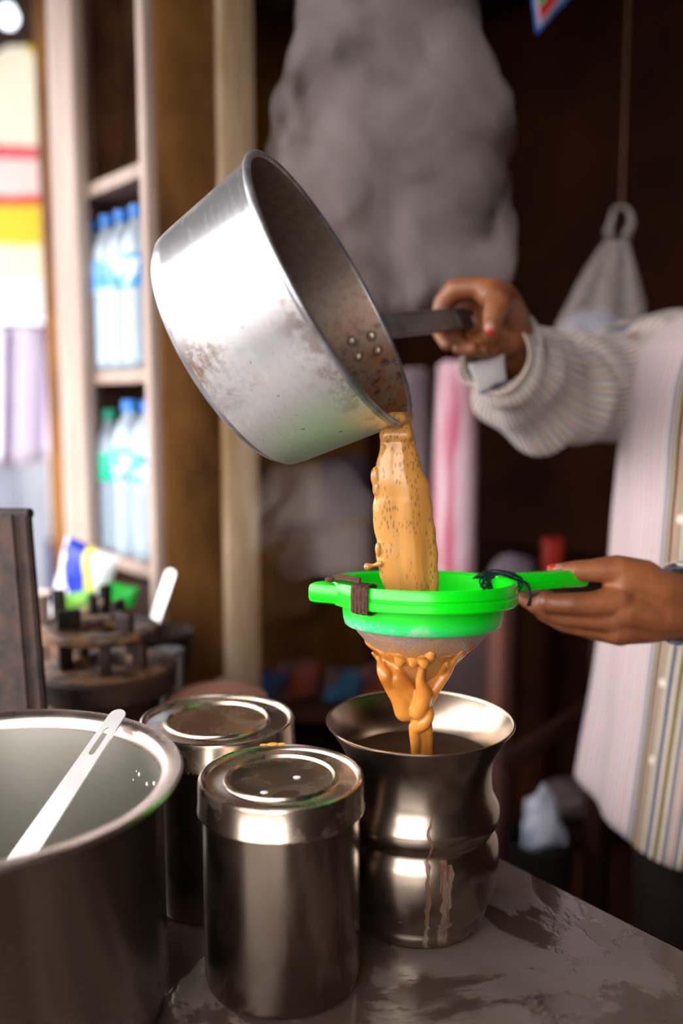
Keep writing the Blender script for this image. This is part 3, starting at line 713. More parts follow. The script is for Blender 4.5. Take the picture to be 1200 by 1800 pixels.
# shirt cloth: stripes follow the weave (u across the stripes)
def stripes(name, per, stops, uvaxis=0, base=(.80, .74, .66), tint=None):
    t = NT(name); tc = t.n('ShaderNodeUVMap'); sp = t.n('ShaderNodeSeparateXYZ'); t.link(tc.outputs[0], sp.inputs[0])
    f = t.math('FRACT', t.math('MULTIPLY', sp.outputs[uvaxis], per))
    c = t.ramp(f, stops, 'CONSTANT'); oc = t.coord(); n = t.noise(oc, 500, 1); n5 = t.noise(oc, 14, 3)
    t.set('Base Color', c); t.set('Roughness', .85); t.set('Sheen Weight', .2); t.bump(n5, .5, .006); return t.m
cr = (.54, .44, .36); lil = (.27, .25, .40); pk = (.52, .24, .20); ol = (.10, .075, .010); nv = (.022, .042, .09); rd = (.17, .012, .018); org = (.52, .25, .09); wh = (.56, .52, .52)
M_sh1 = stripes('pale_striped_cotton', 1, ((0, wh), (.08, pk), (.22, cr), (.34, lil), (.48, wh), (.58, org), (.66, wh), (.76, lil), (.90, cr)))
M_sh2 = stripes('bold_striped_cotton', 1, ((0, rd), (.05, cr), (.10, ol), (.18, cr), (.235, nv), (.315, cr), (.37, ol), (.45, cr), (.505, nv), (.585, cr), (.64, rd), (.68, cr), (.73, nv), (.81, cr), (.87, ol)))
M_sl = stripes('striped_sleeve_cotton', 26, ((0, cr), (.16, ol), (.34, wh), (.46, pk), (.54, cr), (.66, nv), (.84, wh)))

bm = bmesh.new(); uvl = bm.loops.layers.uv.verify(); seg = 120; NZ = 56
HZ = .735
def torso(zf, th):                            # zf 0 hem .. 1 collar; th 0 = straight ahead (placket), + towards the near shoulder
    hemz = HZ+.055*(1-math.cos(2*th))/2*(1 if math.cos(th) > 0 else 1)-.01*math.cos(th)
    z = hemz+(1.495-hemz)*zf
    zz = np.array([.70, .85, 1.0, 1.15, 1.28, 1.36, 1.42, 1.46, 1.495])
    a = float(np.interp(z, zz, [.192, .178, .166, .160, .162, .160, .146, .105, .066]))      # front/back
    b = float(np.interp(z, zz, [.228, .220, .212, .208, .208, .208, .196, .150, .074]))      # side
    cf = float(np.interp(z, zz, [.045, .036, .027, .020, .016, .010, .004, -.002, 0]))
    e = .82; ct, sn = math.cos(th), math.sin(th)
    x = a*math.copysign(abs(ct)**e, ct)+cf; y = b*math.copysign(abs(sn)**e, sn)
    low_ = 1-zf; fo = .008*low_*math.sin(th*7+1.5+zf*1.5)+.005*low_*math.sin(th*13+zf*4)+.004*noise.noise(Vector((th*2, z*9, 3)))
    d = Vector((x-cf, y, 0)); dn = d.normalized() if d.length else d
    return TC+F*(x+dn.x*fo)+Sd*(y+dn.y*fo)+Vector((0, 0, z))
rows = []
for i in range(NZ+1):
    rows.append([bm.verts.new(torso(i/NZ, 2*math.pi*k/seg-math.pi)) for k in range(seg)])
for i in range(NZ):
    for k in range(seg):
        f = bm.faces.new((rows[i][k], rows[i][(k+1) % seg], rows[i+1][(k+1) % seg], rows[i+1][k]))
        th0 = 2*math.pi*k/seg-math.pi
        th_m = th0+math.pi/seg; bold = -.16 < th_m < 1.45
        f.material_index = 1 if bold else 0
        for lp, (dk, di) in zip(f.loops, ((0, 0), (1, 0), (1, 1), (0, 1))):
            thv = th0+2*math.pi*dk/seg
            lp[uvl].uv = (thv*(4.0 if bold else 9)+.30, (i+di)/NZ)
bmesh.ops.recalc_face_normals(bm, faces=list(bm.faces))
shirt = obj('shirt', bm, [M_sh1, M_sh2], person, 80, world=True)
sm = shirt.modifiers.new('thickness', 'SOLIDIFY'); sm.thickness = .0012
# placket ridge
def tsurf(zf, th, off): 
    p = torso(zf, th); q = torso(zf, th+.02); r_ = torso(min(zf+.01, 1), th); nrm = (q-p).cross(r_-p).normalized()
    if nrm.dot(p-Vector((TC.x, TC.y, p.z))) < 0: nrm = -nrm
    return p+nrm*off, nrm
bm = bmesh.new(); uvl = bm.loops.layers.uv.verify(); prev = None
for i in range(NZ+1):
    r_ = [bm.verts.new(tsurf(i/NZ, th_, off)[0]) for th_, off in ((-.105, .0002), (-.098, .0022), (-.03, .0024), (.04, .0024), (.047, .0002))]
    if prev:
        for q in range(4):
            f = bm.faces.new((prev[q], prev[q+1], r_[q+1], r_[q]))
            tv = (-.105, -.098, -.03, .04, .047)
            for lp, (dq, di) in zip(f.loops, ((0, 0), (1, 0), (1, 1), (0, 1))): lp[uvl].uv = (tv[q+dq]*4.0+.30, i+di)
    prev = r_
bmesh.ops.recalc_face_normals(bm, faces=list(bm.faces)); obj('placket', bm, M_sh2, shirt, 80, world=True)
M_button = mat('pearl_button', (.80, .76, .66), (.6, .55, .45), 100, .25)
def button(zf):
    p, nrm = tsurf(zf, -.03, .0030)
    bm = lathe([(0, .0002), (.0012, .0), (.0035, .0008), (.0045, .0016), (.0055, .0012), (.0056, 0), (.005, -.0008), (0, -.0008)], 24)
    m = frame(p, Vector((0, 0, 1)).cross(nrm), Vector((0, 0, 1))); 
    if (m.to_3x3().col[2]).dot(nrm) < 0: m = m @ Matrix.Rotation(math.pi, 4, 'X')
    bm.transform(m); obj('button', bm, M_button, shirt, 40, world=True)
for zz_ in (.860, .965, 1.075, 1.185, 1.29, 1.39): button((zz_-HZ)/(1.495-HZ))
# collar
bm = tube([tb(.07*math.cos(a)*-1, .062*math.sin(a)+.004, 1.500+.010*math.cos(a*2)) for a in np.linspace(0, 2*math.pi, 30)], .012, 8, caps=False, up=(0, 0, 1), flat=.35, uv=True)
obj('collar', bm, M_sl, shirt, 80, world=True)
# sleeves
def fold(seed, amp):
    def f(s, th, p):
        return amp*(.55*math.sin(s*23+th*1.5+seed)+.30*math.sin(s*47-th*2+seed*2)+.8*noise.noise(Vector((s*7, math.cos(th)*1.6, math.sin(th)*1.6+seed)))) 
    return f
rs = [Vector(at(878, 622, 1.165)), Vector(at(893, 640, 1.19)), Vector(at(915, 664, 1.24)), Vector(at(950, 686, 1.32)), Vector(at(1000, 690, 1.38)), Vector(at(1070, 676, 1.42)), Vector(at(1130, 655, 1.45)), Rsh+Vector((.01, -.01, -.02)), tb(-.12, 0, 1.38)]
rad = [.050, .056, .066, .078, .080, .078, .080, .082, .07]
bm = tube(rs, rad, 64, sub=12, caps=False, disp=fold(1.3, .19), uv=True)
sl = obj('sleeve', bm, M_sl, shirt, 80, world=True); sl.modifiers.new('thickness', 'SOLIDIFY').thickness = .0012
ls = [Vector(at(1188, 1062, .948)), Lwr.lerp(Lel, .25), Lwr.lerp(Lel, .6), Lel+Vector((.0, 0, -.01)), Lel.lerp(Lsh, .5), Lsh+Vector((0, .01, -.02)), tb(.12, 0, 1.38)]
bm = tube(ls, [.044, .052, .062, .072, .076, .080, .07], 64, sub=12, caps=False, disp=fold(4.1, .06), uv=True)
sl = obj('sleeve', bm, M_sl, shirt, 80, world=True); sl.modifiers.new('thickness', 'SOLIDIFY').thickness = .0012
M_cuff = stripes('striped_cuff_cotton', 9, ((0, nv), (.05, wh), (.30, rd), (.38, wh), (.62, nv), (.68, wh)), 0)
def cuff(p0, p1, r0, r1, open_=0, flip=1):
    bm = bmesh.new(); uvl = bm.loops.layers.uv.verify(); d = (p1-p0).normalized(); a = (Vector((0, 0, 1))-d*d.z).normalized(); b = d.cross(a); rows = []
    for i in range(7):
        s = i/6; r = r0+(r1-r0)*s
        rows.append([bm.verts.new(p0.lerp(p1, s)+(a*math.cos(t_)*(r+.003*math.sin(3*t_))+b*math.sin(t_)*r)) for t_ in np.linspace(0, 2*math.pi-open_, 49)])
    for i in range(6):
        for k in range(48):
            f = bm.faces.new((rows[i][k], rows[i][k+1], rows[i+1][k+1], rows[i+1][k]))
            for lp, (dk, di) in zip(f.loops, ((0, 0), (1, 0), (1, 1), (0, 1))): lp[uvl].uv = ((i+di)/6/9*1.0, (k+dk)/48)
    bmesh.ops.recalc_face_normals(bm, faces=list(bm.faces))
    o = obj('cuff', bm, M_cuff if not open_ else M_sl, shirt, 80, world=True); o.modifiers.new('thickness', 'SOLIDIFY').thickness = .002
cuff(Vector(at(1180, 1062, .944)), Vector(at(1225, 1064, .962)), .0405, .045)
# right cuff hanging open under the wrist
cuff(Vector(at(870, 628, 1.155)), Vector(at(893, 640, 1.19)), .045, .054, .6)
bm = bmesh.new(); uvl = bm.loops.layers.uv.verify()
cn = [[at(822, 640, 1.125), at(840, 636, 1.13), at(866, 630, 1.135), at(885, 622, 1.14)], [at(832, 668, 1.128), at(848, 664, 1.13), at(868, 655, 1.135), at(886, 648, 1.142)], [at(843, 694, 1.132), at(856, 688, 1.135), at(872, 676, 1.14), at(890, 672, 1.15)]]
vv = [[bm.verts.new(p) for p in r_] for r_ in cn]
for i in range(2):
    for k in range(3):
        f = bm.faces.new((vv[i][k], vv[i][k+1], vv[i+1][k+1], vv[i+1][k]))
        for lp, (dk, di) in zip(f.loops, ((0, 0), (1, 0), (1, 1), (0, 1))): lp[uvl].uv = ((i+di)*.012, (k+dk)/4)
bmesh.ops.subdivide_edges(bm, edges=list(bm.edges), cuts=2, use_grid_fill=True)
o = obj('cuff_flap', bm, stripes('pale_cuff_cotton', 40, ((0, wh), (.85, lil))), shirt, 80, world=True); o.modifiers.new('thickness', 'SOLIDIFY').thickness = .0018
# trousers, shoes
bm = bmesh.new()
for s in (-.09, .09):
    chain(bm, [(*tb(s*.8, 0, .93), .125), (*tb(s, .01, .70), .098), (*tb(s*1.05, .02, .45), .080), (*tb(s*1.1, -.01, .13), .068)])
obj('trousers', fuse(bm, .01, 4), mat('dark_brown_trousers', (.020, .012, .010), (.012, .008, .007), 12, .85), person, 80, world=True)
for s in (-.1, .1):
    bm = bmesh.new(); chain(bm, [(*tb(s, -.04, .062), .042), (*tb(s*1.04, .10, .055), .036), (*tb(s*1.04, .17, .050), .028)])
    obj('sandal', fuse(bm, .008, 3), mat('black_leather', (.015, .012, .01), rough=.4), person, 80, world=True)
# faded papers pasted on the end wall
def paper(px0, py0, px1, py1, m, label):
    def onw(px, py, t=-2.096):
        u = (px-600)/1600; v_ = (900-py)/1600; d = Vector((u, C_+v_*S_, -S_+v_*C_)); k = t/d.dot(TD) if False else t/(d.x*TD.x+d.y*TD.y); return d*k+Vector((0, 0, H))
    a, b, c, d = onw(px0, py1), onw(px1, py1), onw(px1, py0), onw(px0, py0)
    b.z = a.z; d.z = c.z
    bm = bmesh.new(); vs = [bm.verts.new(p) for p in (a, b, c, d)]; w2 = [bm.verts.new(p-TD*.003) for p in (a, b, c, d)]
    bm.faces.new(vs); bm.faces.new(w2[::-1])
    for i in range(4): bm.faces.new((vs[i], w2[i], w2[(i+1) % 4], vs[(i+1) % 4]))
    bmesh.ops.recalc_face_normals(bm, faces=list(bm.faces)); o = obj('pasted_paper', bm, m, None, None); centre(o); return tag(o, label, 'paper')
paper(480, 815, 560, 925, mat('tan_paper', (.34, .22, .14), (.20, .11, .06), 9, .7), 'faded tan paper pasted on the end wall below the pan')
paper(566, 800, 655, 915, mat('mauve_paper', (.13, .09, .13), (.08, .05, .07), 9, .7), 'mauve-grey paper pasted on the end wall, right of the tan one')
paper(468, 930, 550, 1090, mat('orange_brown_paper', (.26, .11, .03), (.10, .045, .02), 7, .7), 'orange-brown stained paper low on the end wall')
paper(556, 925, 655, 1010, mat('beige_paper', (.30, .21, .14), (.22, .10, .07), 7, .7), 'beige paper pasted on the end wall just above the strainer tab')

# ------------------------------------------------------------------ bottle shelf unit at the back left
shelfn = st(-1.49, .715, zc)
cab = thing('bottle_shelf', 'tall narrow wooden shelf unit holding water bottles, facing the street', 'shelf', shelfn)
def part(name, t0, t1, n0, n1, z0, z1, m, parent, bevel=.003):
    o = obj(name, BX((t1-t0, n1-n0, z1-z0), None, bevel), m, parent)
    o.matrix_basis = parent_world(parent).inverted() @ T(st((t0+t1)/2, (n0+n1)/2, (z0+z1)/2)) @ RZ(ST_ANG); return o
CT0, CT1 = -1.66, -1.352                      # ends of the unit along the counter
CN = .715; CD = .115
part('post', -1.722, -1.655, CN-.018, CN+.04, zc, 2.35, M_post, cab)
part('post', -1.652, -1.592, CN-.026, CN-.002, zc, 2.35, M_post, cab)
part('post', CT1-.022, CT1, CN-.014, CN+.006, zc, 2.35, M_post, cab)
part('side_panel', CT1-.008, CT1+.004, CN+.006, CN+CD, zc, 2.35, M_panel, cab)
part('side_panel', CT0-.015, CT0, CN-.002, CN+CD, zc, 2.35, M_cabin, cab)
part('back_panel', CT0, CT1-.01, CN+CD-.01, CN+CD, zc, 2.35, M_cabin, cab)
def zat(py, px, t, n):
    p = st(t, n); u = (px-600)/1600; v_ = (900-py)/1600; return H+p.y*(-S_+v_*C_)/(C_+v_*S_)
zs = [zat(312, 215, -1.48, CN), zat(660, 215, -1.48, CN), zat(996, 230, -1.46, CN)]
for z in zs: part('shelf_board', CT0+.0, CT1-.01, CN-.001, CN+CD-.012, z-.014, z+.010, M_post, cab)
part('drawer_front', CT0+.01, CT1-.03, CN+.02, CN+.03, zc+.01, zs[2]-.03, M_dark, cab)
pp = part('door_post', CT1-.01, CT1+.06, CN+CD+.012, CN+CD+.075, zc-.83, 2.36, M_post2, None) if False else None
dp = obj('doorpost', BX((.05, .068, 2.33), None, .004), M_post2, None)
dp.matrix_world = T(st(CT1-.01, CN+CD+.036, 1.19)) @ RZ(ST_ANG); tag(dp, 'pale worn wooden post right behind the brown shelf side', 'post')
# bottles
M_pet = clear('clear_bottle_plastic', (.62, .74, .85), .12, .40); M_petw = mat('water_inside', (.42, .52, .62), (.30, .38, .48), 30, .1)
M_cap = mat('blue_cap', (.02, .24, .80), rough=.4); M_capg = mat('green_cap', (.0, .45, .28), rough=.4)
tt = NT('blue_white_bottle_label'); oc = tt.coord(); tt.set('Base Color', tt.mix(tt.ramp(tt.noise(oc, 30, 2), ((.47, 0.), (.5, 1.))), (.75, .85, .95), (.03, .30, .75))); tt.set('Roughness', .4); M_lab = tt.m
M_labg = mat('green_bottle_label', (.0, .62, .36), (.35, .80, .25), 22, .4, lo=.55, hi=.6)
def bottle(h, r, cap, lab, name='water_bottle', ribs=True, wide=False):
    t = thing(name, 'x', 'bottle', (0, 0, 0), 'bottled water on the shelves')
    pr = [(0, .004), (r*.6, 0), (r*.92, .004), (r, .014)]
    zb = h*.50
    if ribs:
        k = 7
        for i in range(k):
            z0 = .02+(zb-.02)*i/k; dz = (zb-.02)/k; pr += [(r, z0+dz*.1), (r, z0+dz*.55), (r*.94, z0+dz*.72), (r*.94, z0+dz*.86)]
    pr += [(r, zb), (r, h*.70), (r*.96, h*.75), (r*.75, h*.83), (r*.42, h*.90), (r*.36, h*.925), (r*.36, h*.95)]
    obj('bottle_body', lathe(pr, 24), M_pet, t, 30)
    obj('water', lathe([(0, .006), (r*.85, .007), (r*.90, .02), (r*.9, h*.70), (r*.64, h*.82), (0, h*.82)], 20), M_petw, t, 30)
    obj('bottle_label', lathe([(r*1.005, zb), (r*1.02, zb+.002), (r*1.02, h*.70-.002), (r*1.005, h*.70)], 24), lab, t, 40)
    obj('cap', lathe([(r*.40, h*.925), (r*.44, h*.93), (r*.44, h*.995), (r*.36, h), (0, h)], 20), cap, t, 40)
    return t
bA = bottle(.275, .027, M_cap, M_lab); bA.location = st(-1.625, CN+.020, zs[1]+.010)
bA['label'] = 'blue-capped water bottle on the upper shelf, leftmost of the row of four'
for k, (t_, lbl) in enumerate(((-1.568, 'second blue-capped water bottle from the left on the upper shelf'), (-1.511, 'third blue-capped water bottle from the left on the upper shelf'), (-1.454, 'blue-capped water bottle on the upper shelf, next to the right-hand post'))):
    b = copy_tree(bA); b.location = st(t_, CN+.020, zs[1]+.010); b['label'] = lbl; b.rotation_euler.z = 1.3*k
bG = bottle(.265, .033, M_capg, M_labg); bG.location = st(-1.612, CN+.032, zs[2]+.010); bG['label'] = 'green-capped bottle with a green label on the lower shelf'
bB = bottle(.282, .036, M_cap, M_lab); bB.location = st(-1.520, CN+.032, zs[2]+.010); bB['label'] = 'blue-capped water bottle in the middle of the lower shelf, beside the green-capped one'
b = copy_tree(bB); b.location = st(-1.444, CN+.032, zs[2]+.010); b['label'] = 'blue-capped water bottle on the lower shelf, nearest the right-hand post'; b.rotation_euler.z = 2

# ------------------------------------------------------------------ stove corner
shield = thing('stove_shield', 'tall rusty black sheet-metal shield at the left edge behind the large pot', 'shield', at(10, 1500, .93))
p_tr = at(47, 905, .98); p_br = at(78, 1290, .93)
sx_ = Vector((-.93, .36, 0)).normalized()
bm = bmesh.new()
v0 = [Vector((p_br.x+.006, p_br.y, zc)), p_tr, p_tr+sx_*.16+Vector((0, 0, -.006)), Vector((p_br.x, p_br.y, zc))+sx_*.16]
fv = [bm.verts.new(p) for p in v0]; bv = [bm.verts.new(p+Vector((.004, .009, 0))) for p in v0]
bm.faces.new(fv); bm.faces.new(bv[::-1])
for i in range(4): bm.faces.new((fv[i], bv[i], bv[(i+1) % 4], fv[(i+1) % 4]))
bmesh.ops.recalc_face_normals(bm, faces=list(bm.faces)); bmesh.ops.bevel(bm, geom=list(bm.edges), offset=.002, segments=2, affect='EDGES')
obj('sheet', bm, M_rust, shield, 40, world=True)
off = Vector((-.004, -.004, 0))
obj('folded_edge', tube([v0[0]+sx_*.014+off, v0[1]+sx_*.014+off], .0028, 8), M_rust, shield, 60, world=True)
obj('top_edge', tube([v0[1]+Vector((0, .012, 0)), v0[2]+Vector((0, .012, 0))], .006, 8), M_rust, shield, 60, world=True)

sc = at(185, 1168, 1.14); stove = thing('iron_stove', 'round rusty cast-iron stove with raised burner ring, behind the large pot', 'stove', (sc.x, sc.y, zc))
hz = sc.z-zc; RS = .086
obj('stove_body', lathe([(0, 0), (RS*.75, 0), (RS*.78, hz*.5), (RS*.82, hz-.035), (RS+.004, hz-.030), (RS+.006, hz-.004), (RS, hz), (RS*.5, hz+.003), (RS*.45, hz-.008), (0, hz-.008)], 64, mi=lambda k: 1 if k in (6, 7, 8) else 0), [M_rust, M_rustc], stove, 40)
for a in (math.radians(d) for d in (285, 340, 60, 140, 215)):
    bm = BX((.018, .014, .040), T(RS*.60*math.cos(a), RS*.60*math.sin(a), hz+.022) @ RZ(a), .003); obj('prong', bm, M_rust, stove, 30)
obj('burner_ring', lathe([(RS*.36, hz+.040), (RS*.80, hz+.040), (RS*.82, hz+.044), (RS*.80, hz+.050), (RS*.72, hz+.052), (RS*.40, hz+.050), (RS*.34, hz+.046), (RS*.36, hz+.040)], 48), M_rustc, stove, 40)
for a in (80, 200, 320):
    a = math.radians(a); bm = BX((.030, .010, .026), T(RS*.50*math.cos(a), RS*.50*math.sin(a), hz+.062) @ RZ(a), .003); obj('pan_support', bm, M_rust, stove, 30)
# second burner behind it
s2 = at(152, 1090, 1.33); st2_ = thing('iron_burner', 'second rusty iron burner with black prong standing behind the first', 'stove', (s2.x, s2.y, zc)); hz2 = s2.z-zc
obj('burner_body', lathe([(0, 0), (.06, 0), (.055, hz2-.03), (.066, hz2-.026), (.066, hz2-.004), (.062, hz2), (.03, hz2), (0, hz2-.006)], 48), M_rustc, st2_, 40)
for k, a in enumerate((300, 60, 180)):
    a = math.radians(a); obj('prong', BX((.020, .012, .050), T(.040*math.cos(a), .040*math.sin(a), hz2+.022) @ RZ(a), .003), M_black, st2_, 30)
# green and pale packets on the burner side
def packet(name, c, w, h, th, rot, m, label, cat='packet', group=None, base=None, tilt=0):
    bm = bmesh.new(); nx, nz = 10, 12; f = [[None]*(nz+1) for _ in range(nx+1)]; g = [[None]*(nz+1) for _ in range(nx+1)]
    for i in range(nx+1):
        for j in range(nz+1):
            u = i/nx*2-1; v_ = j/nz*2-1; b_ = th*(max(0, 1-u**4)*max(0, 1-v_**6))**.6
            cr_ = .004*noise.noise(Vector((u*3, v_*3, c[0]*40)))
            f[i][j] = bm.verts.new((u*w/2, -b_/2-.0004+cr_, (v_+1)*h/2)); g[i][j] = bm.verts.new((u*w/2, b_/2+.0004+cr_, (v_+1)*h/2))
    for i in range(nx):
        for j in range(nz):
            bm.faces.new((f[i][j], f[i+1][j], f[i+1][j+1], f[i][j+1])); bm.faces.new((g[i][j], g[i][j+1], g[i+1][j+1], g[i+1][j]))
    for i in range(nx):
        bm.faces.new((f[i][0], g[i][0], g[i+1][0], f[i+1][0])); bm.faces.new((f[i][nz], f[i+1][nz], g[i+1][nz], g[i][nz]))
    for j in range(nz):
        bm.faces.new((f[0][j], f[0][j+1], g[0][j+1], g[0][j])); bm.faces.new((f[nx][j], g[nx][j], g[nx][j+1], f[nx][j+1]))
    o = obj(name, bm, m, None, 60); o.matrix_world = T(Vector(c)) @ RZ(rot) @ Matrix.Rotation(tilt, 4, 'Y')
    return tag(o, label, cat, group)
def packmat(name, cols, scale=14, ax_=0, rough=.3):
    t = NT(name); oc = t.coord(); sp = t.n('ShaderNodeSeparateXYZ'); t.link(oc, sp.inputs[0])
    w_ = t.math('ADD', t.math('ADD', t.math('MULTIPLY', sp.outputs[0], scale), t.math('MULTIPLY', sp.outputs[2], scale*.35)), t.math('MULTIPLY', t.noise(oc, 20, 2), .25))
    f = t.math('FRACT', t.math('ADD', w_, .5)); n_ = len(cols)
    t.set('Base Color', t.ramp(f, [(i/n_, c) for i, c in enumerate(cols)], 'CONSTANT')); t.set('Roughness', rough); return t.m
pc = at(128, 1100, 1.50); 
packet('detergent_packet', (pc.x, pc.y, pc.z-.005), .105, .150, .035, math.radians(-20), packmat('blue_white_yellow_film', ((.78, .70, .12), (.8, .8, .85), (.8, .8, .85), (.8, .8, .85), (.01, .035, .42), (.01, .035, .42)), 8.5), 'blue, white and yellow plastic packet leaning up behind the stove', tilt=.30)
box_top = pc.z-.006
o = obj('wooden_box', BX((.15, .10, box_top-zc-.001), None, .004), M_dark, None); o.matrix_world = T(pc.x, pc.y+.01, (box_top+zc)/2) @ RZ(-.35); tag(o, 'dark wooden box under the blue and white packet', 'box')
pg = at(168, 1090, 1.32)
packet('snack_packet', (pg.x+.008, 1.425, s2.z+.0), .050, .035, .012, .2, mat('green_film', (.02, .60, .06), rough=.3), 'small bright green packet behind the burner prong, right of it', tilt=.25)
packet('snack_packet', (pg.x-.045, 1.41, s2.z+.0), .055, .026, .012, -.1, mat('lime_film', (.25, .70, .06), rough=.3), 'small lime green packet left of the burner prong', tilt=-.2)
o = obj('wooden_spatula', BX((.062, .012, .007), None, .003), M_post2, None); o.matrix_world = T(at(148, 1072, 1.33)) @ Matrix.Rotation(-.42, 4, 'Y'); tag(o, 'pale wooden spatula blade lying over the rear burner', 'spatula')
# pale cup left
cp_ = at(72, 1042, 1.37)
o = obj('paper_cup', lathe([(0, 0), (.023, 0), (.029, cp_.z-zc-.004), (.031, cp_.z-zc), (.029, cp_.z-zc), (.022, .004), (0, .004)], 40), mat('pale_pink_enamel', (.72, .55, .50), (.6, .42, .40), 8, .4), None); o.location = (cp_.x-.017, cp_.y, zc)
tag(o, 'tall pale pink cup just right of the rusty shield', 'cup'); o.name = 'tall_cup'
# steel glass with bright rim, and pan with handle bar
g_ = at(295, 1142, 1.26)
o = obj('steel_cup', lathe([(0, 0), (.018, 0), (.021, g_.z-zc-.01), (.0225, g_.z-zc), (.0215, g_.z-zc), (.019, .006), (0, .006)], 40), M_bright, None); o.location = (g_.x, g_.y, zc); tag(o, 'small steel cup with a bright rim right of the stove', 'cup')
k_ = at(284, 1112, 1.40); kz = k_.z-zc
kad = thing('frying_pan', 'dark round-bottomed pan behind the stove with a steel bar in it', 'pan', (k_.x, k_.y, zc))
kad['label'] = 'dark deep pan standing behind the stove, a steel spoon in it'
obj('pan_body', lathe([(0, 0), (.030, 0), (.040, kz*.5), (.048, kz), (.050, kz+.002), (.048, kz+.003), (.039, kz*.6), (0, .02)], 48), M_rust, kad, 40)
a_, b_ = at(302, 1000, 1.42), at(266, 1108, 1.385)
sp_ = thing('steel_spoon', 'steel spoon with its handle leaning out of the dark pan behind the stove', 'spoon', b_)
bm = flat_bar(a_, b_-(a_-b_)*.15, .016, .017, .003, False); obj('handle', bm, M_bright, sp_, 40, world=True)
bm = bmesh.new(); ball(bm, b_-(a_-b_)*.25, .02, (.8, .5, 1), None, 2); obj('bowl', bm, M_bright, sp_, 80, world=True)
# terracotta lid
l_ = at(385, 1215, 1.15)
o = obj('clay_pot', lathe([(0, 0), (.05, 0), (.062, .05), (.060, l_.z-zc-.02), (.066, l_.z-zc-.012), (.064, l_.z-zc-.002), (.05, l_.z-zc+.004), (0, l_.z-zc+.008)], 48), mat('dull_terracotta', (.30, .12, .07), (.20, .08, .05), 12, .7), None)
o.location = (l_.x, 1.13, zc); tag(o, 'dull terracotta pot behind the farther canister', 'pot')

# ------------------------------------------------------------------ back of the stall
tbl = thing('back_table', 'dark wooden table against the back wall, behind the strainer', 'table', st(-1.05, 1.5, .02))
part('table_top', -1.46, -.90, 1.33, 1.72, .965, .995, M_dark, tbl)
for t_, n_ in ((-1.16, 1.35), (-1.43, 1.69), (-.93, 1.36), (-.93, 1.69)):
    part('leg', t_-.018, t_+.018, n_-.018, n_+.018, .02, .965, mat('worn_mauve_leg', (.10, .055, .062), (.16, .05, .03), 9, .6) if n_ == 1.35 else M_dark, tbl)
part('panel', -1.43, -1.18, 1.36, 1.38, .30, .94, mat('mauve_brown_board', (.060, .034, .036), (.035, .02, .02), 7, .7), tbl)
part('lower_shelf', -1.14, -.94, 1.36, 1.68, .50, .52, M_dark, tbl)
def cupstack(px, Y, ytop, r, cols, label, lean):
    p = at(px, 1000, Y); zt = at(px, ytop, Y).z; zb = .9955; n_ = int((zt-zb)/.0085); pr = [(0, 0), (r*.7, 0)]
    for k in range(n_):
        z0 = k*.0085; rr = r*(1-.10*k/n_); pr += [(rr*.90, z0+.001), (rr, z0+.0065), (rr*1.02, z0+.0078)]
    pr += [(r*.88, n_*.0085+.002), (r*.6, n_*.0085+.012), (0, n_*.0085+.014)]
    t = NT('cups_'+label.split()[0]); oc = t.coord((1, 1, .15)); nn = t.noise(oc, 26, 2)
    t.set('Base Color', t.ramp(nn, ((.42, cols[0]), (.55, cols[1])))); t.set('Roughness', .25)
    o = obj('cup_stack', lathe(pr, 40), t.m, None, 30); o.location = (p.x, p.y, zb); o.rotation_euler.y = lean
    return tag(o, label, 'cups')
cupstack(793, 1.78, 640, .047, ((.62, .20, .28), (.80, .62, .68)), 'tall pink and white stack of nested disposable cups behind the stream of tea', .02)
cupstack(728, 1.93, 650, .036, ((.20, .15, .17), (.32, .26, .28)), 'greyish stack of nested cups left of the pink stack', .0)
rp_ = at(972, 935, 1.72)
packet('snack_packet', (rp_.x, rp_.y, .996), .045, .085, .03, .2, mat('red_film', (.22, .012, .008), (.10, .012, .01), 12, .5), 'red packet standing on the back table')
for px, w_, h_, c_, lb in ((905, .075, .060, (.10, .075, .095), 'mauve-grey cloth bundle on the back table, left of the red packet'), (935, .05, .035, (.26, .20, .15), 'small beige bundle on the back table in front of the red packet')):
    q = at(px, 950, 1.70 if w_ > .06 else 1.62); bm = bmesh.new(); ball(bm, (0, 0, h_*.42), w_*.6, (1, .6, h_/w_*.8), None, 3)
    for v_ in bm.verts: v_.co *= 1+.18*noise.noise(v_.co*45); v_.co.z = max(v_.co.z, .0)
    o = obj('cloth_bundle', bm, mat('bundle_cloth_%d' % px, c_, None, 12, .8), None, 80); o.location = (q.x, q.y, .996); tag(o, lb, 'cloth')
# crate with colourful packets, left below
cr_p = at(568, 1225, 1.78); crate = thing('wooden_crate', 'dark wooden crate on the floor holding colourful packets behind the canisters', 'crate', (cr_p.x, cr_p.y, .02))
cz = cr_p.z
for k in range(7):
    for s in (-1, 1): obj('slat', BX((.32, .012, .085), T(0, s*.10, .06+k*(cz-.12)/7), .003), M_dark, crate, 30)
for sx1 in (-1, 1):
    obj('end_board', BX((.015, .19, cz-.06), T(sx1*.155, 0, (cz-.02)/2), .003), M_dark, crate, 30)
obj('crate_lid', BX((.33, .22, .014), T(0, 0, cz-.03), .003), M_dark, crate, 30)
cols = [((.012, .05, .12), 'blue packet at the left of the crate lid'), ((.16, .03, .018), 'red packet on the crate lid, second from the left'), ((.015, .07, .13), 'pale blue packet in the middle of the crate lid'), ((.20, .045, .012), 'orange packet at the right of the crate lid')]
for k, (c_, lb) in enumerate(cols):
    packet('snack_packet', (cr_p.x-.115+k*.078, cr_p.y-.03+.02*(k % 2), cz-.003), .080, .070+.012*(k % 2), .028, .3*k-.3, mat('film_%d' % k, c_, (.05, .02, .02), 26, .5, lo=.45, hi=.55), lb, group='colourful packets on the crate', tilt=.12*(-1)**k)
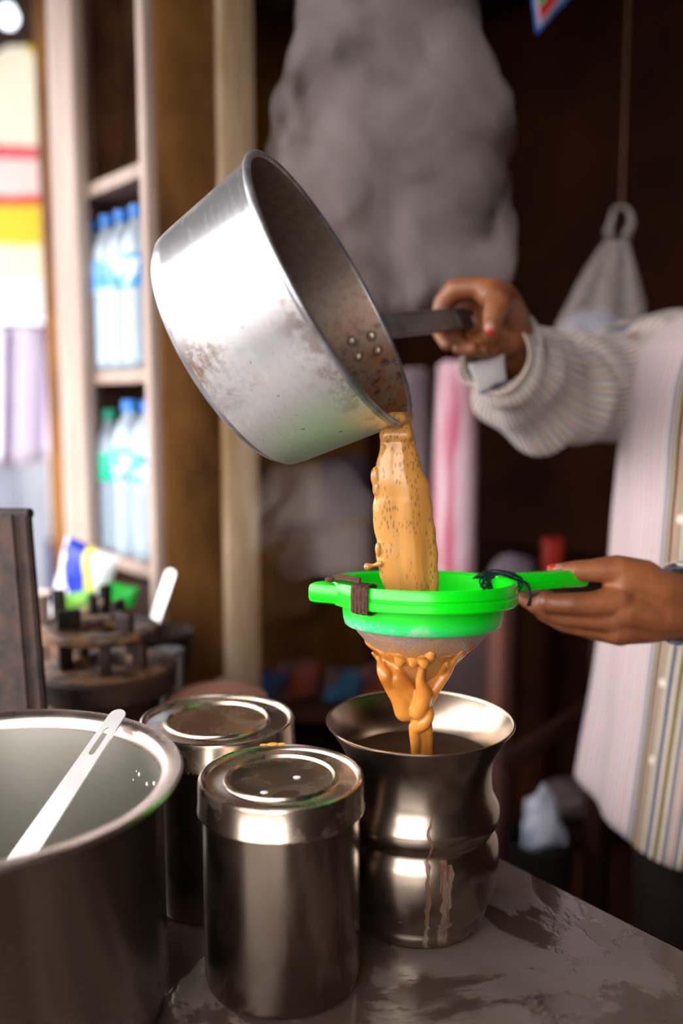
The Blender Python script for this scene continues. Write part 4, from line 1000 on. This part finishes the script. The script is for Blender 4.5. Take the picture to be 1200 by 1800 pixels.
# bin with crumpled bag
bp = at(950, 1470, 1.58)
binn = thing('waste_bin', 'black round bin on the floor with a crumpled plastic bag in it', 'bin', (bp.x, bp.y, .02)); bh = bp.z-.02
obj('bin_body', lathe([(0, 0), (.048, 0), (.060, bh-.012), (.065, bh-.008), (.065, bh), (.060, bh), (.058, bh-.01), (.046, .006), (0, .006)], 40), mat('black_plastic', (.018, .013, .013), rough=.4), binn, 40)
def crumple(name, c, sz, m, label, seed, amp=.35, pinch=0):
    bm = bmesh.new(); bmesh.ops.create_icosphere(bm, subdivisions=5, radius=1)
    for v_ in bm.verts:
        p = v_.co.copy(); d = 1+amp*noise.noise(p*1.6+Vector((seed, 0, 0)))+amp*.6*abs(noise.noise(p*4+Vector((seed, 3, 0))))+amp*.25*noise.noise(p*9)
        q = p*d
        if pinch: f = max(.12, 1-pinch*max(0, q.z*.5+.5)); q.x *= f; q.y *= f
        v_.co = Vector((q.x*sz[0], q.y*sz[1], q.z*sz[2]))
    o = obj(name, bm, m, None, 70); o.location = c; return tag(o, label, 'bag')
tt = NT('blue_and_white_film'); oc = tt.coord(); tt.set('Base Color', tt.mix(tt.near(oc, (-.045, -.04, -.025), .010, .030), (.50, .52, .62), (.02, .22, .60))); tt.set('Roughness', .3); M_film = tt.m
crumple('plastic_bag', (bp.x, bp.y, bp.z+.036), (.048, .042, .052), M_film, 'crumpled whitish plastic bag with a blue corner stuffed in the black bin', 3, .35, .6)
crumple('cloth_rag', st(-1.05, 1.46, .552), (.072, .05, .030), mat('grey_mauve_rag', (.17, .12, .13), (.09, .06, .06), 20, .8), 'greyish mauve rag heap on the lower shelf of the back table, behind the bin', 9, .4)
# plank leaning
pa, pb_ = at(900, 1335, 1.62), at(1065, 1225, 1.75)
dv = (pb_-pa)
o = obj('wooden_plank', BX((dv.length*1.15, .02, .035), frame((pa+pb_)/2, dv, Vector((0, 1, 0))), .003), M_dark, None); centre(o); tag(o, 'brown plank leaning diagonally behind the jug, in the dark', 'plank')

# hanging translucent bag
hk = at(1092, 362, 1.78)
bag = thing('hanging_bag', 'thin translucent carrier bag hanging on a string from the roof', 'bag', hk)
M_thin = clear('thin_milky_film', (.42, .36, .33), .35, .38)
bm = bmesh.new(); rows = []; segn = 48
zt_ = at(1092, 420, 1.78).z; zb_ = at(1050, 625, 1.78).z
for i in range(26):
    s = i/25; z = zt_+(zb_-zt_)*s; w_ = .016+.066*min(1, s*1.35)**.8; d_ = .012+.04*s; cx = hk.x-.008-.030*s
    if s > .92: w_ *= 1-(s-.92)*3.5
    rows.append([bm.verts.new((cx+w_*math.cos(a)*(1+.16*math.sin(a*9+s*3)*(1-s*.5)), hk.y+d_*math.sin(a)*(1+.2*math.sin(a*7)), z)) for a in np.linspace(0, 2*math.pi, segn, endpoint=False)])
for a, b in zip(rows[:-1], rows[1:]):
    for k in range(segn): bm.faces.new((a[k], a[(k+1) % segn], b[(k+1) % segn], b[k]))
bm.faces.new(rows[-1][::-1]); bmesh.ops.recalc_face_normals(bm, faces=list(bm.faces))
obj('bag_film', bm, M_thin, bag, 80, world=True)
for s in (-1, 1):
    obj('bag_handle', tube([Vector((hk.x-.008+s*.016, hk.y, zt_+.005)), Vector((hk.x+s*.020, hk.y, zt_+.03)), Vector((hk.x+s*.012, hk.y, hk.z-.006)), Vector((hk.x, hk.y, hk.z))], [.009, .007, .005, .004], 10, sub=6, flat=.5), M_thin, bag, 80, world=True)
obj('string', tube([Vector((hk.x, hk.y, hk.z-.002)), Vector((hk.x-.002, hk.y, 2.31))], .0016, 6), mat('grey_string', (.20, .10, .07)), bag, 60, world=True)
cb = at(1045, 578, 1.78)
crumple('wrapped_parcel', (cb.x, cb.y, cb.z+.004), (.050, .028, .032), mat('white_blue_wrap', (.42, .44, .60), (.26, .28, .42), 14, .4), 'whitish blue wrapped parcel inside the hanging translucent bag', 5, .22)
bm = bmesh.new(); ball(bm, (0, 0, 0), .008, (1.3, .5, 1), None, 2); o = obj('red_sticker', bm, mat('red_print', (.45, .02, .04)), None); o.location = at(1040, 606, 1.735); tag(o, 'small red piece at the bottom of the hanging bag', 'sticker')
# hanging pennant
f0 = at(945, 55, 1.5)
flag = thing('hanging_packet', 'red foil packet with blue edges hanging by a corner at the top', 'packet', f0)
def quad_sheet(pts, m, name, par, th=.002):
    bm = bmesh.new(); a = [bm.verts.new(p) for p in pts]; b = [bm.verts.new(Vector(p)+Vector((0, th, 0))) for p in pts]; n_ = len(pts)
    bm.faces.new(a); bm.faces.new(b[::-1])
    for i in range(n_): bm.faces.new((a[i], b[i], b[(i+1) % n_], a[(i+1) % n_]))
    bmesh.ops.recalc_face_normals(bm, faces=list(bm.faces)); return obj(name, bm, m, par, None, world=True)
P_ = lambda x, y, Y=1.5: at(x, y, Y)
quad_sheet([P_(944, 58), P_(934, -20), P_(1000, -75), P_(1022, -30)], mat('blue_film_edge', (.02, .10, .42), (.05, .25, .6), 60, .3), 'backing', flag, .006)
quad_sheet([P_(947, 47, 1.494), P_(939, -18, 1.494), P_(994, -62, 1.494), P_(1004, -22, 1.494)], mat('pale_film_edge', (.6, .55, .6), rough=.3), 'border', flag, .004)
quad_sheet([P_(950, 36, 1.490), P_(945, -14, 1.490), P_(986, -50, 1.490), P_(992, -18, 1.490)], mat('red_foil', (.62, .008, .015), rough=.25), 'front', flag, .003)
tg = P_(955, 0, 1.488); quad_sheet([P_(949, 12, 1.487), P_(946, -4, 1.487), P_(962, -10, 1.487), P_(960, 2, 1.487)], mat('green_leaf_print', (.05, .35, .12)), 'leaf_mark', flag, .002)
obj('string', tube([P_(1000, -75), Vector((P_(1000, -75).x, 1.5, 2.31))], .0012, 6), bpy.data.materials['grey_string'], flag, 60, world=True)

# ------------------------------------------------------------------ the street at the left
def bands(name, stops, zl, zh):
    t = NT(name); tc = t.coord(); sp = t.n('ShaderNodeSeparateXYZ'); t.link(tc, sp.inputs[0]); nn = t.noise(tc, 9, 2)
    mr = t.n('ShaderNodeMapRange'); t.link(t.math('ADD', sp.outputs[2], t.math('MULTIPLY', t.math('SUBTRACT', nn, .5), .02)), mr.inputs[0]); mr.inputs[1].default_value = zl; mr.inputs[2].default_value = zh
    t.set('Base Color', t.ramp(mr.outputs[0], stops, 'CONSTANT')); t.set('Roughness', .6); return t.m
YB = 2.9
def bz(y): return at(50, y, YB).z
z_lo, z_hi = bz(575), bz(75)
fr_ = lambda y: (bz(y)-z_lo)/(z_hi-z_lo)
yel = (.85, .62, .02); pye = (.88, .82, .50); red = (.62, .03, .02)
stp = ((0, (.86, .86, .90)), (fr_(492), (.90, .84, .60)), (fr_(432), (.88, .62, .01)), (fr_(362), red), (fr_(345), (.90, .68, .66)), (fr_(282), (.70, .10, .14)), (fr_(255), (.90, .87, .70)))
outl = [(-40, 560), (-40, 150), (-20, 105), (0, 88), (14, 80), (26, 96), (34, 90), (46, 80), (66, 96), (84, 130), (98, 150), (104, 180), (106, 260), (104, 360), (101, 470), (97, 560)]
bm = bmesh.new(); fr1 = []; bk = []
for x, y in outl: p = at(x, y, YB); fr1.append(bm.verts.new(p)); bk.append(bm.verts.new(p+Vector((0, .015, 0))))
bm.faces.new(fr1); bm.faces.new(bk[::-1])
for i in range(len(outl)): j = (i+1) % len(outl); bm.faces.new((fr1[i], bk[i], bk[j], fr1[j]))
bmesh.ops.triangulate(bm, faces=list(bm.faces)); bmesh.ops.recalc_face_normals(bm, faces=list(bm.faces))
o = obj('street_banner', bm, None, None, None); me = o.data; me.materials.clear()
me.transform(T(0, 0, -z_lo)); o.location.z = z_lo; me.materials.append(bands('banded_banner_cloth', stp, 0, z_hi-z_lo))
tag(o, 'yellow, white and red banded cloth banner hanging over the street at the left', 'banner'); banner = o
edge = [at(x, y, YB-.006) for x, y in ((46, 80), (66, 96), (84, 130), (98, 150), (104, 180), (106, 260))]
b2 = obj('yellow_edge', tube(edge, .006, 8), mat('yellow_trim', (.80, .70, .01)), o, 60); b2.data.transform(T(0, 0, -z_lo))
for x in (-30, 90):
    q = at(x, 150 if x > 0 else 130, YB); s_ = obj('hanging_cord', tube([q+Vector((0, 0, -.02)), Vector((q.x, q.y+.006, 2.5))], .004, 6), bpy.data.materials['grey_string'], o, 60); s_.data.transform(T(0, 0, -z_lo))
# cloth below the banner
bm = bmesh.new(); rows = []
for i in range(13):
    r_ = []
    for k in range(25):
        u = k/24; y = 575+i/12*(225+18*math.sin(u*3.1)); p = at(-45+u*(143-6*(i/12)), y, 3.15+.035*math.sin(u*17)+.02*math.sin(u*31)); r_.append(bm.verts.new(p))
    rows.append(r_)
for a, b in zip(rows[:-1], rows[1:]):
    for k in range(24): bm.faces.new((a[k], b[k], b[k+1], a[k+1]))
o = obj('hanging_cloth', bm, mat('pale_lavender_cotton', (.78, .74, .86), (.70, .64, .82), 5, .8), None, 80); o.modifiers.new('thickness', 'SOLIDIFY').thickness = .004; centre(o)
tag(o, 'pale lavender-white cloth hanging below the banner over the street', 'cloth')
rod = obj('line', tube([at(-60, 572, 3.15), at(104, 572, 3.15)], .006, 8), M_dark, None); centre(rod); rod.name = 'clothes_line'; tag(rod, 'thin rail that the lavender cloth hangs from', 'rail')
rl = [at(-60, 572, 3.15), at(104, 572, 3.15)]
pl_ = obj('street_pole', tube([Vector((at(88, 60, 3.05).x, 3.25, 0)), Vector((at(88, 60, 3.05).x-.02, 3.25, 2.49))], .020, 12), mat('mauve_painted_pole', (.36, .22, .26), (.26, .15, .17), 8, .6), None); centre(pl_)
tag(pl_, 'thin mauve pole standing left of the shelf unit', 'pole')
bl = at(14, 30, 2.35)
bulb = thing('bright_spot_bulb', 'round white glowing bulb put in for a bright spot under the roof at the top left corner', 'lamp', bl)  # bulb made up to give the white spot glimpsed under the roof
tt = NT('lit_bulb_glass'); tt.set('Base Color', (.9, .92, 1)); tt.set('Emission Color', (.8, .88, 1)); tt.set('Emission Strength', 3.0)
obj('glass', lathe([(0, -.028), (.014, -.024), (.024, -.010), (.026, .003), (.018, .020), (.011, .032), (0, .033)], 24), tt.m, bulb); obj('socket', lathe([(0, .028), (.013, .028), (.013, .055), (0, .058)], 16), M_black, bulb)
obj('wire', tube([(0, 0, .05), (0, 0, 2.33-bl.z)], .003, 6), M_black, bulb)
# red crate and grey sack
q = at(20, 778, 3.6)
tbl2 = thing('market_stand', 'red topped street stand with grey sides under the lavender cloth', 'stand', (q.x, q.y, 0))
obj('stand_top', BX((.50, .34, .09), T(-.16, 0, q.z-.0), .01), mat('red_plastic', (.62, .05, .03), rough=.4), tbl2, 30)
for k in range(4): obj('side_panel', BX((.115, .30, q.z-.05), T(-.34+k*.12, 0, (q.z-.05)/2), .008), mat('grey_sheet', (.20, .22, .28), (.14, .15, .20), 6, .6), tbl2, 30)
# bystander in white
bx_ = at(88, 900, 4.05)
by = thing('person', 'small bystander in a white shirt and blue trousers in the street at the left', 'person', (bx_.x, bx_.y, 0))
def bq(x, y, z): return (x, y, z)
bm = bmesh.new()
for s in (-1, 1):
    chain(bm, [(s*.05, 0, .70, .062), (s*.06, 0, .40, .044), (s*.06, 0, .08, .030)]); chain(bm, [(s*.06, .02, .04, .028), (s*.065, -.09, .035, .022)])
    chain(bm, [(s*.12, 0, 1.08, .036), (s*.155, 0, .88, .027), (s*.16, -.04, .70, .022), (s*.16, -.05, .62, .020)])
    for f_ in range(4): chain(bm, [(s*.16, -.065+f_*.012, .60, .007), (s*.16, -.068+f_*.013, .545, .005)])
    chain(bm, [(s*.155, -.07, .61, .008), (s*.145, -.09, .575, .006)])
chain(bm, [(0, 0, .72, .085), (0, 0, .95, .08), (0, 0, 1.05, .085)]); chain(bm, [(-.12, 0, 1.08, .04), (.12, 0, 1.08, .04)]); chain(bm, [(0, 0, 1.08, .042), (0, -.01, 1.2, .04)])
ball(bm, (0, -.01, 1.28), .088, (.86, 1, 1.12), None, 3); ball(bm, (0, -.10, 1.265), .012, (1, 1, 1.3), None, 1)
for s in (-1, 1): ball(bm, (s*.078, 0, 1.27), .02, (.4, .7, 1.2), None, 1)
bb = obj('body', fuse(bm, .008, 3), M_skin, by, 80)
bm = bmesh.new(); chain(bm, [(0, 0, .80, .115), (0, 0, .98, .11), (0, 0, 1.06, .10)]); chain(bm, [(-.12, 0, 1.075, .052), (.12, 0, 1.075, .052)])
for s in (-1, 1): chain(bm, [(s*.125, 0, 1.07, .052), (s*.155, 0, .93, .050)])
obj('shirt', fuse(bm, .008, 3), mat('white_cotton', (.85, .86, .92), rough=.8), by, 80)
bm = bmesh.new()
for s in (-1, 1): chain(bm, [(s*.045, 0, .73, .085), (s*.06, 0, .42, .060), (s*.06, 0, .10, .048)])
obj('trousers', fuse(bm, .008, 3), mat('blue_trousers', (.01, .10, .42), (.01, .07, .3), 8, .8), by, 80)
bm = bmesh.new(); ball(bm, (0, .012, 1.31), .092, (.9, 1, 1.02), None, 3); obj('hair', bm, bpy.data.materials['black_hair'], by, 80)
for s in (-1, 1): bm = bmesh.new(); ball(bm, (s*.03, -.087, 1.29), .008, (1, .6, .7), None, 1); obj('eye', bm, M_black, by)
# pale shop fronts across the way
fac = thing('shop_front', 'pale sunlit shop front across the street at the far left', 'building', (-3.2, 7.5, 0))
obj('facade', BX((6, .2, 3.4), T(0, 0, 1.7), .01), mat('pale_wash', (.72, .72, .76), (.60, .60, .66), 1.5, .8), fac, 30)
for k in range(4):
    obj('shutter', BX((1.0, .06, 2.2), T(-2.2+k*1.45, -.12, 1.1), .01), mat('pale_shutter_%d' % k, (.5, .52, .60), None, 4, .6), fac, 30)

# ------------------------------------------------------------------ steam
def steam(name, blobs, dens, label, seed=0, vox=.012):
    bm = bmesh.new()
    for x, y, Y, r in blobs: ball(bm, at(x, y, Y), r, (1, .75, 1), None, 2)
    me = fuse(bm, vox, 2); o = obj(name, me, None, None, 80); o.data.materials.clear()
    m = bpy.data.materials.new(name+'_vapour'); m.use_nodes = True; t = m.node_tree; t.nodes.clear()
    out = t.nodes.new('ShaderNodeOutputMaterial'); pv_ = t.nodes.new('ShaderNodeVolumePrincipled'); tc = t.nodes.new('ShaderNodeTexCoord')
    mp = t.nodes.new('ShaderNodeMapping'); mp.inputs['Location'].default_value = (seed, 0, 0); mp.inputs['Scale'].default_value = (1, 1, .75)
    nz = t.nodes.new('ShaderNodeTexNoise'); nz.inputs['Scale'].default_value = 11; nz.inputs['Detail'].default_value = 4; nz.inputs['Distortion'].default_value = .7
    rp = t.nodes.new('ShaderNodeMapRange'); rp.inputs[1].default_value = .40; rp.inputs[2].default_value = .62; rp.inputs[3].default_value = dens*.15; rp.inputs[4].default_value = dens*2
    t.links.new(tc.outputs['Object'], mp.inputs[0]); t.links.new(mp.outputs[0], nz.inputs[0]); t.links.new(nz.outputs[0], rp.inputs[0]); t.links.new(rp.outputs[0], pv_.inputs['Density'])
    pv_.inputs['Color'].default_value = (.96, .78, .75, 1); pv_.inputs['Anisotropy'].default_value = .1; t.links.new(pv_.outputs[0], out.inputs['Volume'])
    o.data.materials.append(m); centre(o); return tag(o, label, 'steam', kind='stuff')
rng = random.Random(11); bl_ = []
core = [(640, 500, .05), (700, 490, .055), (760, 500, .05), (820, 480, .05), (860, 470, .04), (640, 430, .07), (720, 430, .08), (800, 420, .07), (862, 400, .042), (600, 370, .07), (690, 350, .09), (780, 340, .08), (840, 330, .05),
        (560, 310, .06), (640, 280, .09), (740, 270, .09), (810, 260, .07), (868, 215, .035), (858, 240, .045), (540, 250, .05), (600, 200, .08), (700, 180, .09), (790, 180, .07), (842, 190, .05), (590, 120, .07), (680, 100, .09), (760, 110, .075), (822, 130, .045), (620, 30, .08), (700, 20, .09), (770, 40, .06), (640, -60, .1), (720, -70, .1), (600, -130, .09), (690, -150, .11), (760, -130, .08), (640, -230, .09), (720, -240, .08), (670, -310, .06), (500, 330, .035), (505, 270, .035), (520, 190, .04), (520, 290, .04), (860, 455, .038), (885, 205, .022), (890, 440, .02)]
for x, y, r in core: bl_.append((x, y, 1.24+rng.uniform(-.03, .03), r))
steam('steam', bl_, 6.0, 'tall billowing plume of grey steam rising behind the pan')
steam('steam_wisp', [(x, y, 1.15, r) for x, y, r in ((470, 900, .035), (500, 860, .04), (540, 880, .05), (580, 860, .045), (560, 940, .05), (600, 960, .05), (620, 900, .04), (460, 950, .025), (640, 1000, .03), (520, 990, .03))], 2.2, 'faint steam wisps below the pan, left of the poured tea', 5)
